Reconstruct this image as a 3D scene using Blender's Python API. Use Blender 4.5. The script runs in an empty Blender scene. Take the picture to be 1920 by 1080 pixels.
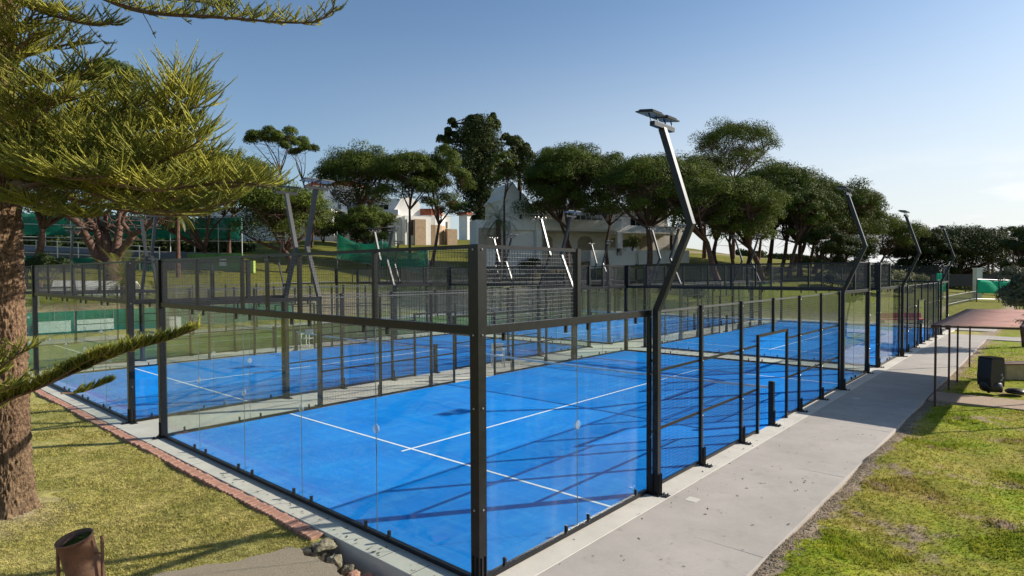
import bpy, math, random
import numpy as np
from mathutils import Vector, Matrix, noise as mnoise

R = math.radians
sc = bpy.context.scene
col = sc.collection
rnd = random.Random(7)

# ------------------------------------------------------------------ camera
CX, CY, CZ = 5.0707, -5.1274, 3.6857
YAW, PIT, ROL, FPX = 0.72384, -0.024699, -0.0043916, 1152.956
_cy, _sy = math.cos(YAW), math.sin(YAW)
_fw = Vector((-_sy*math.cos(PIT), _cy*math.cos(PIT), math.sin(PIT)))
_r = Vector((_cy, _sy, 0)); _u = _r.cross(_fw)
_r2 = _r*math.cos(ROL) + _u*math.sin(ROL)
_u2 = -_r*math.sin(ROL) + _u*math.cos(ROL)
cam_d = bpy.data.cameras.new('camera'); cam = bpy.data.objects.new('camera', cam_d)
col.objects.link(cam); sc.camera = cam
M = Matrix((_r2, _u2, -_fw)).transposed().to_4x4(); M.translation = (CX, CY, CZ)
cam.matrix_world = M
cam_d.sensor_width = 36; cam_d.lens = FPX/1920*36
cam_d.clip_start = .05; cam_d.clip_end = 9000

# ------------------------------------------------------------------ light
SUN_AZ, SUN_EL = math.atan2(.57, .82), R(27)
world = bpy.data.worlds.new('World'); sc.world = world; world.use_nodes = True
nt = world.node_tree; nt.nodes.clear()
wo = nt.nodes.new('ShaderNodeOutputWorld'); bg = nt.nodes.new('ShaderNodeBackground')
sky = nt.nodes.new('ShaderNodeTexSky'); sky.sky_type = 'NISHITA'; sky.sun_disc = False
sky.sun_elevation = SUN_EL; sky.sun_rotation = SUN_AZ
sky.air_density = 1.0; sky.dust_density = 1.1; sky.ozone_density = 1.7; sky.altitude = 20
bg.inputs['Strength'].default_value = .075
# thin clouds low over the right horizon and a faint high veil
tc = nt.nodes.new('ShaderNodeTexCoord'); mp = nt.nodes.new('ShaderNodeMapping')
mp.inputs['Scale'].default_value = (3.2, 3.2, 13)
nz = nt.nodes.new('ShaderNodeTexNoise'); nz.inputs['Scale'].default_value = 2.1; nz.inputs['Detail'].default_value = 7
nz.inputs['Roughness'].default_value = .55
rp = nt.nodes.new('ShaderNodeValToRGB'); rp.color_ramp.elements[0].position = .50; rp.color_ramp.elements[1].position = .64
sep = nt.nodes.new('ShaderNodeSeparateXYZ')
lowr = nt.nodes.new('ShaderNodeMapRange'); lowr.inputs[1].default_value = .17; lowr.inputs[2].default_value = .05
lowr.inputs[3].default_value = 0; lowr.inputs[4].default_value = 1
mul = nt.nodes.new('ShaderNodeMath'); mul.operation = 'MULTIPLY'
mul2 = nt.nodes.new('ShaderNodeMath'); mul2.operation = 'MULTIPLY'; mul2.inputs[1].default_value = .8
mixc = nt.nodes.new('ShaderNodeMix'); mixc.data_type = 'RGBA'
mixc.inputs[7].default_value = (7.6, 7.6, 7.6, 1)
L = nt.links.new
L(tc.outputs['Generated'], mp.inputs[0]); L(mp.outputs[0], nz.inputs[0]); L(nz.outputs[0], rp.inputs[0])
L(tc.outputs['Generated'], sep.inputs[0]); L(sep.outputs[2], lowr.inputs[0])
sd_ = nt.nodes.new('ShaderNodeVectorMath'); sd_.operation = 'DOT_PRODUCT'; sd_.inputs[1].default_value = (math.sin(SUN_AZ), math.cos(SUN_AZ), 0); L(tc.outputs['Generated'], sd_.inputs[0])
sdm = nt.nodes.new('ShaderNodeMapRange'); sdm.inputs[1].default_value = .45; sdm.inputs[2].default_value = .75; L(sd_.outputs['Value'], sdm.inputs[0])
mulc = nt.nodes.new('ShaderNodeMath'); mulc.operation = 'MULTIPLY'; L(lowr.outputs[0], mulc.inputs[0]); L(sdm.outputs[0], mulc.inputs[1])
L(rp.outputs[0], mul.inputs[0]); L(mulc.outputs[0], mul.inputs[1]); L(mul.outputs[0], mul2.inputs[0])
L(mul2.outputs[0], mixc.inputs[0]); L(sky.outputs[0], mixc.inputs[6]); L(mixc.outputs[2], bg.inputs['Color'])
# pale haze low in the sky, strongest towards the sun
nrm = nt.nodes.new('ShaderNodeVectorMath'); nrm.operation = 'DOT_PRODUCT'; nrm.inputs[1].default_value = (math.sin(SUN_AZ), math.cos(SUN_AZ), .15)
hz1 = nt.nodes.new('ShaderNodeMapRange'); hz1.inputs[1].default_value = -.1; hz1.inputs[2].default_value = .62; hz1.inputs[3].default_value = .12; hz1.inputs[4].default_value = .85
hz2 = nt.nodes.new('ShaderNodeMapRange'); hz2.inputs[1].default_value = .42; hz2.inputs[2].default_value = -.02; hz2.interpolation_type = 'SMOOTHSTEP'
hz3 = nt.nodes.new('ShaderNodeMath'); hz3.operation = 'MULTIPLY'
mixh = nt.nodes.new('ShaderNodeMix'); mixh.data_type = 'RGBA'; mixh.inputs[7].default_value = (6.3, 6.35, 6.4, 1)
L(tc.outputs['Generated'], nrm.inputs[0]); L(nrm.outputs['Value'], hz1.inputs[0]); L(sep.outputs[2], hz2.inputs[0])
L(hz1.outputs[0], hz3.inputs[0]); L(hz2.outputs[0], hz3.inputs[1]); L(hz3.outputs[0], mixh.inputs[0])
tnt = nt.nodes.new('ShaderNodeMix'); tnt.data_type = 'RGBA'; tnt.blend_type = 'MULTIPLY'; tnt.inputs[0].default_value = 1; tnt.inputs[7].default_value = (.80, .92, 1.0, 1)
L(sky.outputs[0], tnt.inputs[6]); L(tnt.outputs[2], mixh.inputs[6]); L(mixh.outputs[2], mixc.inputs[6])
L(bg.outputs[0], wo.inputs[0])
sun_d = bpy.data.lights.new('sun', 'SUN'); sun_d.energy = 4.2; sun_d.angle = R(.53); sun_d.color = (1, .93, .82)
sun = bpy.data.objects.new('sun', sun_d); col.objects.link(sun)
sdir = Vector((math.sin(SUN_AZ)*math.cos(SUN_EL), math.cos(SUN_AZ)*math.cos(SUN_EL), math.sin(SUN_EL)))
sun.rotation_euler = sdir.to_track_quat('Z', 'Y').to_euler(); sun.location = sdir*60
sc.view_settings.view_transform = 'Standard'; sc.view_settings.look = 'None'
sc.view_settings.exposure = 0.92; sc.view_settings.gamma = 1; sc.view_settings.use_curve_mapping = False
sc.cycles.max_bounces = 8; sc.cycles.transparent_max_bounces = 64
sc.cycles.diffuse_bounces = 3; sc.cycles.glossy_bounces = 3; sc.cycles.caustics_reflective = False

def at(u, d):
    """ground-plan position of a thing measured at column u of the survey view, d metres ahead"""
    k = (u-960)*d/FPX
    return (CX - _sy*d + k*_cy, CY + _cy*d + k*_sy)
def zat(v, d): return CZ + (511.5-v)*d/FPX
def P3(u, v, d):
    x, y = at(u, d); return Vector((x, y, zat(v, d)))

# ------------------------------------------------------------------ materials
def new_mat(name):
    m = bpy.data.materials.new(name); m.use_nodes = True
    return m, m.node_tree, m.node_tree.nodes['Principled BSDF']
def mat(name, c, rough=.6, metal=0, var=.0, vscale=6, c2=None, bump=0, bscale=40, spec=.5, transl=0, detail=6, wear=None):
    m, t, b = new_mat(name); n = t.nodes; l = t.links.new
    b.inputs['Roughness'].default_value = rough; b.inputs['Metallic'].default_value = metal
    b.inputs['Specular IOR Level'].default_value = spec
    co = n.new('ShaderNodeTexCoord')
    if c2 is None: c2 = tuple(max(0, x*(1-var)) for x in c); c1 = tuple(min(1, x*(1+var)) for x in c)
    else: c1 = c
    nz = n.new('ShaderNodeTexNoise'); nz.inputs['Scale'].default_value = vscale; nz.inputs['Detail'].default_value = detail
    nz.inputs['Roughness'].default_value = .6
    r = n.new('ShaderNodeValToRGB'); r.color_ramp.elements[0].position = .35; r.color_ramp.elements[1].position = .68
    r.color_ramp.elements[0].color = (*c2, 1); r.color_ramp.elements[1].color = (*c1, 1)
    l(co.outputs['Object'], nz.inputs[0]); l(nz.outputs[0], r.inputs[0]); l(r.outputs[0], b.inputs['Base Color'])
    if bump:
        nb = n.new('ShaderNodeTexNoise'); nb.inputs['Scale'].default_value = bscale; nb.inputs['Detail'].default_value = 4
        bp = n.new('ShaderNodeBump'); bp.inputs['Strength'].default_value = bump; bp.inputs['Distance'].default_value = .02
        l(co.outputs['Object'], nb.inputs[0]); l(nb.outputs[0], bp.inputs['Height']); l(bp.outputs[0], b.inputs['Normal'])
    if transl:
        tr = n.new('ShaderNodeBsdfTranslucent'); mx = n.new('ShaderNodeMixShader'); mx.inputs[0].default_value = transl
        l(r.outputs[0], tr.inputs[0]); l(b.outputs[0], mx.inputs[1]); l(tr.outputs[0], mx.inputs[2])
        l(mx.outputs[0], n['Material Output'].inputs[0])
    return m

m_metal = mat('anthracite_coated_steel', (.012, .0125, .014), .30, 0, .25, 9, bump=.04, bscale=300, spec=.30)
m_wire = mat('galvanised_coated_wire', (.06, .062, .064), .35, 0, .2, 5, spec=.6)
m_galv = mat('bolt_steel', (.45, .45, .45), .3, .8)
m_white = mat('white_paint', (.62, .62, .60), .5, 0, .08, 4)
m_tape = mat('net_tape', (.62, .62, .64), .7, 0, .1, 8)
m_net = mat('net_cord', (.02, .02, .025), .8)
m_line = mat('court_line_white', (.72, .76, .78), .8, 0, .1, 12)

def turf(name, c, c2, sandc, sand):
    m, t, b = new_mat(name); n = t.nodes; l = t.links.new
    co = n.new('ShaderNodeTexCoord')
    n1 = n.new('ShaderNodeTexNoise'); n1.inputs['Scale'].default_value = .55; n1.inputs['Detail'].default_value = 8
    n2 = n.new('ShaderNodeTexNoise'); n2.inputs['Scale'].default_value = 1; n2.inputs['Detail'].default_value = 9; n2.inputs['Roughness'].default_value = .7
    mpn = n.new('ShaderNodeMapping'); mpn.inputs['Scale'].default_value = (2.2, .7, 1); mpn.inputs['Rotation'].default_value = (0, 0, .5)
    n3 = n.new('ShaderNodeTexNoise'); n3.inputs['Scale'].default_value = 160; n3.inputs['Detail'].default_value = 2
    mx = n.new('ShaderNodeMix'); mx.data_type = 'RGBA'; mx.inputs[6].default_value = (*c, 1); mx.inputs[7].default_value = (*c2, 1)
    r1 = n.new('ShaderNodeMapRange'); r1.inputs[1].default_value = .35; r1.inputs[2].default_value = .65
    r2 = n.new('ShaderNodeMapRange'); r2.inputs[1].default_value = .5; r2.inputs[2].default_value = .78; r2.inputs[4].default_value = sand
    mx2 = n.new('ShaderNodeMix'); mx2.data_type = 'RGBA'; mx2.inputs[7].default_value = (*sandc, 1)
    sx = n.new('ShaderNodeSeparateXYZ'); l(co.outputs['Object'], sx.inputs[0])
    pp = n.new('ShaderNodeMath'); pp.operation = 'PINGPONG'; pp.inputs[1].default_value = 1.98; l(sx.outputs[1], pp.inputs[0])
    ls = n.new('ShaderNodeMath'); ls.operation = 'LESS_THAN'; ls.inputs[1].default_value = .008; l(pp.outputs[0], ls.inputs[0])
    lm = n.new('ShaderNodeMath'); lm.operation = 'MULTIPLY'; lm.inputs[1].default_value = .35; l(ls.outputs[0], lm.inputs[0])
    mx5 = n.new('ShaderNodeMix'); mx5.data_type = 'RGBA'; mx5.inputs[7].default_value = (c2[0]*.5, c2[1]*.5, c2[2]*.5, 1); l(lm.outputs[0], mx5.inputs[0])
    r3 = n.new('ShaderNodeMapRange'); r3.inputs[1].default_value = .3; r3.inputs[2].default_value = .7; r3.inputs[3].default_value = .8; r3.inputs[4].default_value = 1.2
    mm = n.new('ShaderNodeMix'); mm.data_type = 'RGBA'; mm.blend_type = 'MULTIPLY'; mm.inputs[0].default_value = 1
    bp = n.new('ShaderNodeBump'); bp.inputs['Strength'].default_value = .5; bp.inputs['Distance'].default_value = .006
    l(co.outputs['Object'], n1.inputs[0]); l(co.outputs['Object'], mpn.inputs[0]); l(mpn.outputs[0], n2.inputs[0]); l(co.outputs['Object'], n3.inputs[0])
    n4 = n.new('ShaderNodeTexNoise'); n4.inputs['Scale'].default_value = 1; n4.inputs['Detail'].default_value = 8; n4.inputs['Roughness'].default_value = .75
    mp4 = n.new('ShaderNodeMapping'); mp4.inputs['Scale'].default_value = (1.1, 9, 1); mp4.inputs['Rotation'].default_value = (0, 0, .9); l(co.outputs['Object'], mp4.inputs[0]); l(mp4.outputs[0], n4.inputs[0])
    r4 = n.new('ShaderNodeMapRange'); r4.inputs[1].default_value = .48; r4.inputs[2].default_value = .8; r4.inputs[4].default_value = sand*.9; l(n4.outputs[0], r4.inputs[0])
    mx4 = n.new('ShaderNodeMix'); mx4.data_type = 'RGBA'; mx4.inputs[7].default_value = (*sandc, 1); l(r4.outputs[0], mx4.inputs[0])
    l(n1.outputs[0], r1.inputs[0]); l(r1.outputs[0], mx.inputs[0]); l(mx.outputs[2], mx4.inputs[6]); l(mx4.outputs[2], mx2.inputs[6])
    l(n2.outputs[0], r2.inputs[0]); l(r2.outputs[0], mx2.inputs[0]); l(mx2.outputs[2], mx5.inputs[6]); l(mx5.outputs[2], mm.inputs[6])
    l(n3.outputs[0], r3.inputs[0]); l(r3.outputs[0], mm.inputs[7]); l(mm.outputs[2], b.inputs['Base Color'])
    l(n3.outputs[0], bp.inputs['Height']); l(bp.outputs[0], b.inputs['Normal'])
    b.inputs['Roughness'].default_value = .8; b.inputs['Specular IOR Level'].default_value = .08
    return m
m_blue = turf('blue_artificial_turf', (.0, .220, .70), (.0, .175, .60), (.05, .36, .72), .55)
m_green = turf('green_artificial_turf', (.085, .16, .035), (.06, .12, .03), (.22, .24, .09), .6)

def glass():
    m, t, b = new_mat('toughened_glass'); n = t.nodes; l = t.links.new; n.remove(b)
    lw = n.new('ShaderNodeLayerWeight'); lw.inputs[0].default_value = .5
    pw = n.new('ShaderNodeMath'); pw.operation = 'POWER'; pw.inputs[1].default_value = 5
    ma = n.new('ShaderNodeMath'); ma.operation = 'MULTIPLY_ADD'; ma.inputs[1].default_value = .9; ma.inputs[2].default_value = .030
    tr = n.new('ShaderNodeBsdfTransparent'); tr.inputs[0].default_value = (.945, .972, .958, 1)
    gl = n.new('ShaderNodeBsdfGlossy'); gl.inputs['Roughness'].default_value = .012
    mx = n.new('ShaderNodeMixShader')
    df = n.new('ShaderNodeBsdfDiffuse'); df.inputs[0].default_value = (.75, .8, .8, 1)
    nz = n.new('ShaderNodeTexNoise'); nz.inputs['Scale'].default_value = 1; nz.inputs['Detail'].default_value = 6
    mp = n.new('ShaderNodeMapping'); mp.inputs['Scale'].default_value = (3.5, 3.5, .6)
    co = n.new('ShaderNodeTexCoord'); mr = n.new('ShaderNodeMapRange')
    mr.inputs[1].default_value = .5; mr.inputs[2].default_value = .85; mr.inputs[3].default_value = .0; mr.inputs[4].default_value = .028
    mx2 = n.new('ShaderNodeMixShader')
    l(co.outputs['Object'], mp.inputs[0]); l(mp.outputs[0], nz.inputs[0]); l(nz.outputs[0], mr.inputs[0]); l(mr.outputs[0], mx2.inputs[0])
    l(lw.outputs['Facing'], pw.inputs[0]); l(pw.outputs[0], ma.inputs[0]); l(ma.outputs[0], mx.inputs[0])
    l(tr.outputs[0], mx.inputs[1]); l(gl.outputs[0], mx.inputs[2]); l(mx.outputs[0], mx2.inputs[1]); l(df.outputs[0], mx2.inputs[2])
    l(mx2.outputs[0], n['Material Output'].inputs[0])
    return m
m_glass = glass()
m_seam = mat('grey_glass_seam', (.10, .13, .13), .4)

def netting(name, c, dens):
    m, t, b = new_mat(name); n = t.nodes; l = t.links.new
    tr = n.new('ShaderNodeBsdfTransparent'); mx = n.new('ShaderNodeMixShader')
    co = n.new('ShaderNodeTexCoord'); nz = n.new('ShaderNodeTexNoise'); nz.inputs['Scale'].default_value = 1.3; nz.inputs['Detail'].default_value = 5
    mr = n.new('ShaderNodeMapRange'); mr.inputs[1].default_value = .3; mr.inputs[2].default_value = .7
    mr.inputs[3].default_value = dens-.1; mr.inputs[4].default_value = dens+.1
    tl = n.new('ShaderNodeBsdfTranslucent'); tl.inputs[0].default_value = (*c, 1)
    m2 = n.new('ShaderNodeMixShader'); m2.inputs[0].default_value = .6
    b.inputs['Base Color'].default_value = (*c, 1); b.inputs['Roughness'].default_value = .8
    l(co.outputs['Object'], nz.inputs[0]); l(nz.outputs[0], mr.inputs[0]); l(mr.outputs[0], mx.inputs[0])
    l(b.outputs[0], m2.inputs[1]); l(tl.outputs[0], m2.inputs[2])
    l(tr.outputs[0], mx.inputs[1]); l(m2.outputs[0], mx.inputs[2]); l(mx.outputs[0], n['Material Output'].inputs[0])
    return m
m_wind = netting('green_windscreen_mesh', (.02, .26, .165), .72)
m_wind2 = netting('bright_green_windscreen_mesh', (.02, .62, .40), .92)

m_conc = mat('pale_concrete', (.56, .53, .47), .85, 0, vscale=1.6, c2=(.45, .43, .385), bump=.25, bscale=120, detail=10)
m_path = mat('speckled_concrete_path', (.40, .385, .36), .9, 0, vscale=34, c2=(.31, .30, .285), bump=.5, bscale=180, detail=12)
def slab_mat(name, a, b_, stain, sp=150):
    m, t, b = new_mat(name); n = t.nodes; l = t.links.new; co = n.new('ShaderNodeTexCoord')
    def no(sc_, det, ro=.6):
        o = n.new('ShaderNodeTexNoise'); o.inputs['Scale'].default_value = sc_; o.inputs['Detail'].default_value = det; o.inputs['Roughness'].default_value = ro; l(co.outputs['Object'], o.inputs[0]); return o.outputs[0]
    def mr(v, p, q, c=0., d=1.):
        o = n.new('ShaderNodeMapRange'); l(v, o.inputs[0]); o.inputs[1].default_value = p; o.inputs[2].default_value = q; o.inputs[3].default_value = c; o.inputs[4].default_value = d; return o.outputs[0]
    def mx(f, p, q):
        o = n.new('ShaderNodeMix'); o.data_type = 'RGBA'; l(f, o.inputs[0])
        for k, v in ((6, p), (7, q)):
            if isinstance(v, tuple): o.inputs[k].default_value = (*v, 1)
            else: l(v, o.inputs[k])
        return o.outputs[2]
    c = mx(mr(no(.7, 8, .65), .38, .62), a, b_)
    c = mx(mr(no(2.3, 9, .7), .56, .74, 0, .7), c, stain)
    c = mx(mr(no(sp, 3, .8), .56, .66, 0, .55), c, tuple(v*.45 for v in b_))
    c = mx(mr(no(sp*.7, 2, .8), .60, .68, 0, .5), c, tuple(min(.8, v*1.45) for v in a))
    l(c, b.inputs['Base Color']); b.inputs['Roughness'].default_value = .92; b.inputs['Specular IOR Level'].default_value = .15
    bp = n.new('ShaderNodeBump'); bp.inputs['Strength'].default_value = .5; bp.inputs['Distance'].default_value = .01; l(no(sp*1.1, 4, .7), bp.inputs['Height']); l(bp.outputs[0], b.inputs['Normal'])
    return m
m_path = slab_mat('speckled_concrete_path', (.42, .38, .34), (.35, .32, .285), (.26, .235, .21))
m_conc = slab_mat('pale_concrete', (.60, .56, .49), (.50, .465, .41), (.36, .34, .30), 220)
m_brick = mat('terracotta_brick', (.50, .27, .20), .9, 0, vscale=9, c2=(.34, .15, .105), bump=.5, bscale=60)
m_asph = mat('sandy_asphalt', (.46, .335, .235), .95, 0, vscale=45, c2=(.31, .23, .165), bump=.7, bscale=130)
m_rubble = mat('broken_stone', (.33, .27, .19), .95, 0, vscale=9, c2=(.16, .12, .08), bump=.8, bscale=25)
m_rust = mat('rusty_brown_metal', (.20, .095, .05), .6, .1, vscale=7, c2=(.09, .045, .03), bump=.3, bscale=40)
m_maroon = mat('weathered_maroon_sheet', (.30, .12, .085), .9, 0, vscale=2.5, c2=(.18, .07, .05), bump=.2, bscale=50)
m_maroonp = mat('maroon_painted_tube', (.07, .028, .022), .6, 0, .2, 8)
m_black = mat('black_plastic', (.012, .012, .014), .45, 0, .3, 6, bump=.15, bscale=12)
m_wall = mat('white_render', (.82, .80, .76), .9, 0, vscale=1.2, c2=(.74, .72, .68), bump=.15, bscale=30)
m_tanwall = mat('tan_stone_wall', (.46, .33, .21), .9, 0, vscale=2.5, c2=(.36, .25, .16), bump=.4, bscale=12)
m_beige = mat('beige_render', (.78, .72, .63), .9, 0, .1, 2)
m_roof = mat('red_clay_tiles', (.42, .12, .06), .85, 0, vscale=4, c2=(.28, .075, .04), bump=.3, bscale=20)
m_wing = mat('dark_window_glass', (.012, .016, .02), .08, 0, .2, 1, spec=.8)
m_wood = mat('brown_wood', (.11, .055, .03), .7, 0, .3, 6)
m_tarmac = mat('grey_road', (.16, .155, .15), .9, 0, .15, 3)
m_bark = mat('araucaria_bark', (.27, .165, .09), .95, 0, vscale=20, c2=(.06, .034, .021), bump=1.0, bscale=55, detail=10)
m_pbark = mat('pine_bark', (.15, .08, .055), .95, 0, vscale=5, c2=(.055, .03, .022), bump=.5, bscale=14)
m_needle = mat('araucaria_foliage', (.42, .385, .058), .5, 0, vscale=1.6, c2=(.08, .108, .022), transl=.22, spec=.12)
m_twig = mat('araucaria_twig_bark', (.12, .07, .04), .9, 0, .4, 12)
m_pine1 = mat('pine_needles_green', (.115, .148, .022), .7, 0, vscale=.4, c2=(.040, .058, .012), transl=.22, spec=.12)
m_pine2 = mat('pine_needles_yellow_green', (.145, .175, .027), .7, 0, vscale=.4, c2=(.050, .072, .014), transl=.25, spec=.12)
m_dark = mat('dark_conifer_foliage', (.075, .092, .022), .7, 0, vscale=.6, c2=(.028, .040, .012), transl=.1, spec=.12)
m_palm = mat('palm_frond', (.20, .21, .045), .5, 0, vscale=2, c2=(.05, .065, .018), transl=.25)
m_palmy = mat('yellowing_palm_frond', (.22, .21, .035), .5, 0, vscale=2, c2=(.10, .12, .025), transl=.3)
m_shrub = mat('shrub_leaves', (.04, .06, .016), .6, 0, vscale=2, c2=(.016, .028, .010), transl=.15, spec=.12)
m_olive = mat('olive_leaves', (.20, .20, .12), .6, 0, vscale=3, c2=(.05, .06, .03), transl=.2, spec=.12)
m_scrub = mat('meadow_scrub', (.15, .15, .035), .8, 0, vscale=.35, c2=(.06, .07, .02), transl=.2)
m_leaf = mat('dry_leaf', (.06, .04, .022), .8, 0, .4, 30)

# ------------------------------------------------------------------ mesh helpers
def tag(o, label=None, cat=None, group=None, kind=None):
    if label: o['label'] = label
    if cat: o['category'] = cat
    if group: o['group'] = group
    if kind: o['kind'] = kind
    return o
def empty(name, loc=(0, 0, 0), rz=0, **k):
    o = bpy.data.objects.new(name, None); col.objects.link(o); o.location = loc; o.rotation_euler = (0, 0, rz)
    o.empty_display_size = .2
    return tag(o, **k)
def link(name, me, parent=None, loc=(0, 0, 0), **k):
    o = bpy.data.objects.new(name, me); col.objects.link(o); o.location = loc
    if parent: o.parent = parent
    return tag(o, **k)
def np_mesh(name, V, F, m, smooth=False):
    V = np.asarray(V, np.float32); F = np.asarray(F, np.int32)
    me = bpy.data.meshes.new(name); k = F.shape[1]
    me.vertices.add(len(V)); me.vertices.foreach_set('co', V.ravel())
    me.loops.add(F.size); me.loops.foreach_set('vertex_index', F.ravel())
    me.polygons.add(len(F)); me.polygons.foreach_set('loop_start', np.arange(0, F.size, k, dtype=np.int32))
    me.materials.append(m)
    if smooth: me.polygons.foreach_set('use_smooth', np.ones(len(F), bool))
    me.update(calc_edges=True)
    return me
class MB:
    def __init__(s): s.v = []; s.f = []; s.sm = False
    def box(s, a, b):
        (x0, y0, z0), (x1, y1, z1) = a, b; i = len(s.v)
        s.v += [(x0, y0, z0), (x1, y0, z0), (x1, y1, z0), (x0, y1, z0), (x0, y0, z1), (x1, y0, z1), (x1, y1, z1), (x0, y1, z1)]
        s.f += [tuple(i+k for k in q) for q in ((0, 3, 2, 1), (4, 5, 6, 7), (0, 1, 5, 4), (1, 2, 6, 5), (2, 3, 7, 6), (3, 0, 4, 7))]
        return s
    def cbox(s, c, h): return s.box([c[k]-h[k] for k in range(3)], [c[k]+h[k] for k in range(3)])
    def bar(s, p, q, w, h, up=(0, 0, 1)):
        p, q = Vector(p), Vector(q); d = (q-p).normalized(); up = Vector(up)
        if abs(d.dot(up)) > .98: up = Vector((1, 0, 0))
        a = d.cross(up).normalized()*w/2; b = a.cross(d).normalized()*h/2; i = len(s.v)
        for e in (p, q): s.v += [tuple(e-a-b), tuple(e+a-b), tuple(e+a+b), tuple(e-a+b)]
        s.f += [tuple(i+k for k in f) for f in ((0, 1, 2, 3), (7, 6, 5, 4), (0, 4, 5, 1), (1, 5, 6, 2), (2, 6, 7, 3), (3, 7, 4, 0))]
        return s
    def tube(s, pts, rad, n=6, cap=True):
        pts = [Vector(p) for p in pts]; i0 = len(s.v); prev = None
        for k, p in enumerate(pts):
            d = (pts[min(k+1, len(pts)-1)]-pts[max(k-1, 0)]).normalized()
            if prev is None:
                a = d.cross(Vector((0, 0, 1)));
                if a.length < .05: a = d.cross(Vector((1, 0, 0)))
                a.normalize()
            else:
                a = prev - d*prev.dot(d); a.normalize()
            prev = a; b = d.cross(a); r = rad[k] if hasattr(rad, '__len__') else rad
            for j in range(n):
                t = 2*math.pi*j/n; s.v.append(tuple(p+(a*math.cos(t)+b*math.sin(t))*r))
        for k in range(len(pts)-1):
            for j in range(n):
                a0 = i0+k*n+j; a1 = i0+k*n+(j+1) % n; s.f.append((a0, a1, a1+n, a0+n))
        if cap:
            s.f.append(tuple(i0+j for j in range(n))[::-1]); e = i0+(len(pts)-1)*n; s.f.append(tuple(e+j for j in range(n)))
        return s
    def cyl(s, p, q, r, n=12): return s.tube([p, q], r, n)
    def prism(s, poly, y0, y1, axis='y'):
        """extrude polygon given in (x,z) along y"""
        i = len(s.v); n = len(poly)
        for yy in (y0, y1): s.v += [(x, yy, z) for x, z in poly]
        s.f.append(tuple(i+k for k in range(n))); s.f.append(tuple(i+n+k for k in range(n))[::-1])
        for k in range(n): s.f.append((i+k, i+n+k, i+n+(k+1) % n, i+(k+1) % n))
        return s
    def lathe(s, prof, n=24, c=(0, 0, 0)):
        i = len(s.v)
        for r, z in prof:
            for j in range(n):
                t = 2*math.pi*j/n; s.v.append((c[0]+r*math.cos(t), c[1]+r*math.sin(t), c[2]+z))
        for k in range(len(prof)-1):
            for j in range(n):
                a0 = i+k*n+j; a1 = i+k*n+(j+1) % n; s.f.append((a0, a1, a1+n, a0+n))
        return s
    def mesh(s, name, m, bevel=0):
        me = bpy.data.meshes.new(name); me.from_pydata(s.v, [], s.f); me.materials.append(m)
        import bmesh
        bm = bmesh.new(); bm.from_mesh(me); bmesh.ops.recalc_face_normals(bm, faces=bm.faces)
        if bevel: bmesh.ops.bevel(bm, geom=bm.edges, offset=bevel, segments=1, affect='EDGES')
        bm.to_mesh(me); bm.free()
        if s.sm:
            for p in me.polygons: p.use_smooth = True
        return me
    def build(s, name, m, parent=None, loc=(0, 0, 0), bevel=0, **k):
        return link(name, s.mesh(name, m, bevel), parent, loc, **k)
def children(o): return [c for c in bpy.data.objects if c.parent == o]
def copy_tree(o, parent=None, kids=None):
    if kids is None:
        kids = {}
        for c in bpy.data.objects:
            if c.parent: kids.setdefault(c.parent.name, []).append(c)
    c = o.copy(); col.objects.link(c)
    if parent: c.parent = parent
    for ch in kids.get(o.name, []): copy_tree(ch, c, kids)
    return c

# ------------------------------------------------------------------ terrain
AU = [(-900, 8), (0, 8), (300, 9), (600, 12), (900, 12), (1100, 12), (1300, 10), (1400, 8), (1550, 6), (1700, 3), (1900, 1.2), (2600, .4), (9000, .3)]
_au = np.array([a[0] for a in AU], float); _av = np.array([a[1] for a in AU], float)
def ground_z(x, y):
    x = np.asarray(x, float); y = np.asarray(y, float)
    dx = np.maximum(np.maximum(-38.6-x, x-400), 0); dy = np.maximum(np.maximum(-60-y, y-45.5), 0)
    D = np.sqrt(dx*dx+dy*dy)
    f = (x-CX)*-_sy+(y-CY)*_cy; k = (x-CX)*_cy+(y-CY)*_sy
    u = np.where(f > .1, 960+FPX*k/np.maximum(f, .1), np.where(k > 0, 9000, -900))
    A = np.interp(np.clip(u, -900, 9000), _au, _av)
    t = np.clip(D/3, 0, 1); step = t*t*(3-2*t)*1.2*np.clip((1350-u)/250, 0, 1)
    h = step + A*(1-np.exp(-np.maximum(D-1, 0)/40))
    b = -.055 + .02*np.sin(x*1.7+.6)*np.sin(y*1.3) + .012*np.sin(x*4.1+y*2.2)
    # humps of turf beside the path on the right, a washed-out hollow by the near corner of the plinth
    for (hx, hy, hr, hh) in ((2.75, 8.6, .55, .13), (3.1, 9.6, .7, .1), (2.8, 5.9, .5, .09), (3.9, 8.1, .9, .07), (2.8, 3.2, .6, .10), (3.5, 2.6, .8, .08), (4.6, 6.2, 1.1, .06), (4.9, 11, 1.3, .08)):
        b = b + hh*np.exp(-((x-hx)**2+(y-hy)**2)/hr**2)
    hollow = np.clip((x+2.4)/.3, 0, 1)*np.clip((.2-x)/.3, 0, 1)*np.clip((y+1.3)/.3, 0, 1)
    hollow = hollow*np.where(y < 0, 1, 0)
    b = b - .42*hollow
    # soil piled round the foot of the big trunk
    tx, ty = at(-2, 9.5); b = b + .16*np.exp(-((x-tx)**2+(y-ty)**2)/.8**2)
    b = np.where((x < 2.335) & (x > -.5) & (y < 39), np.minimum(b, -.09), b)
    return b*np.clip(1-D/3, 0, 1) + h
def gz(x, y): return float(ground_z(x, y))

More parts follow.
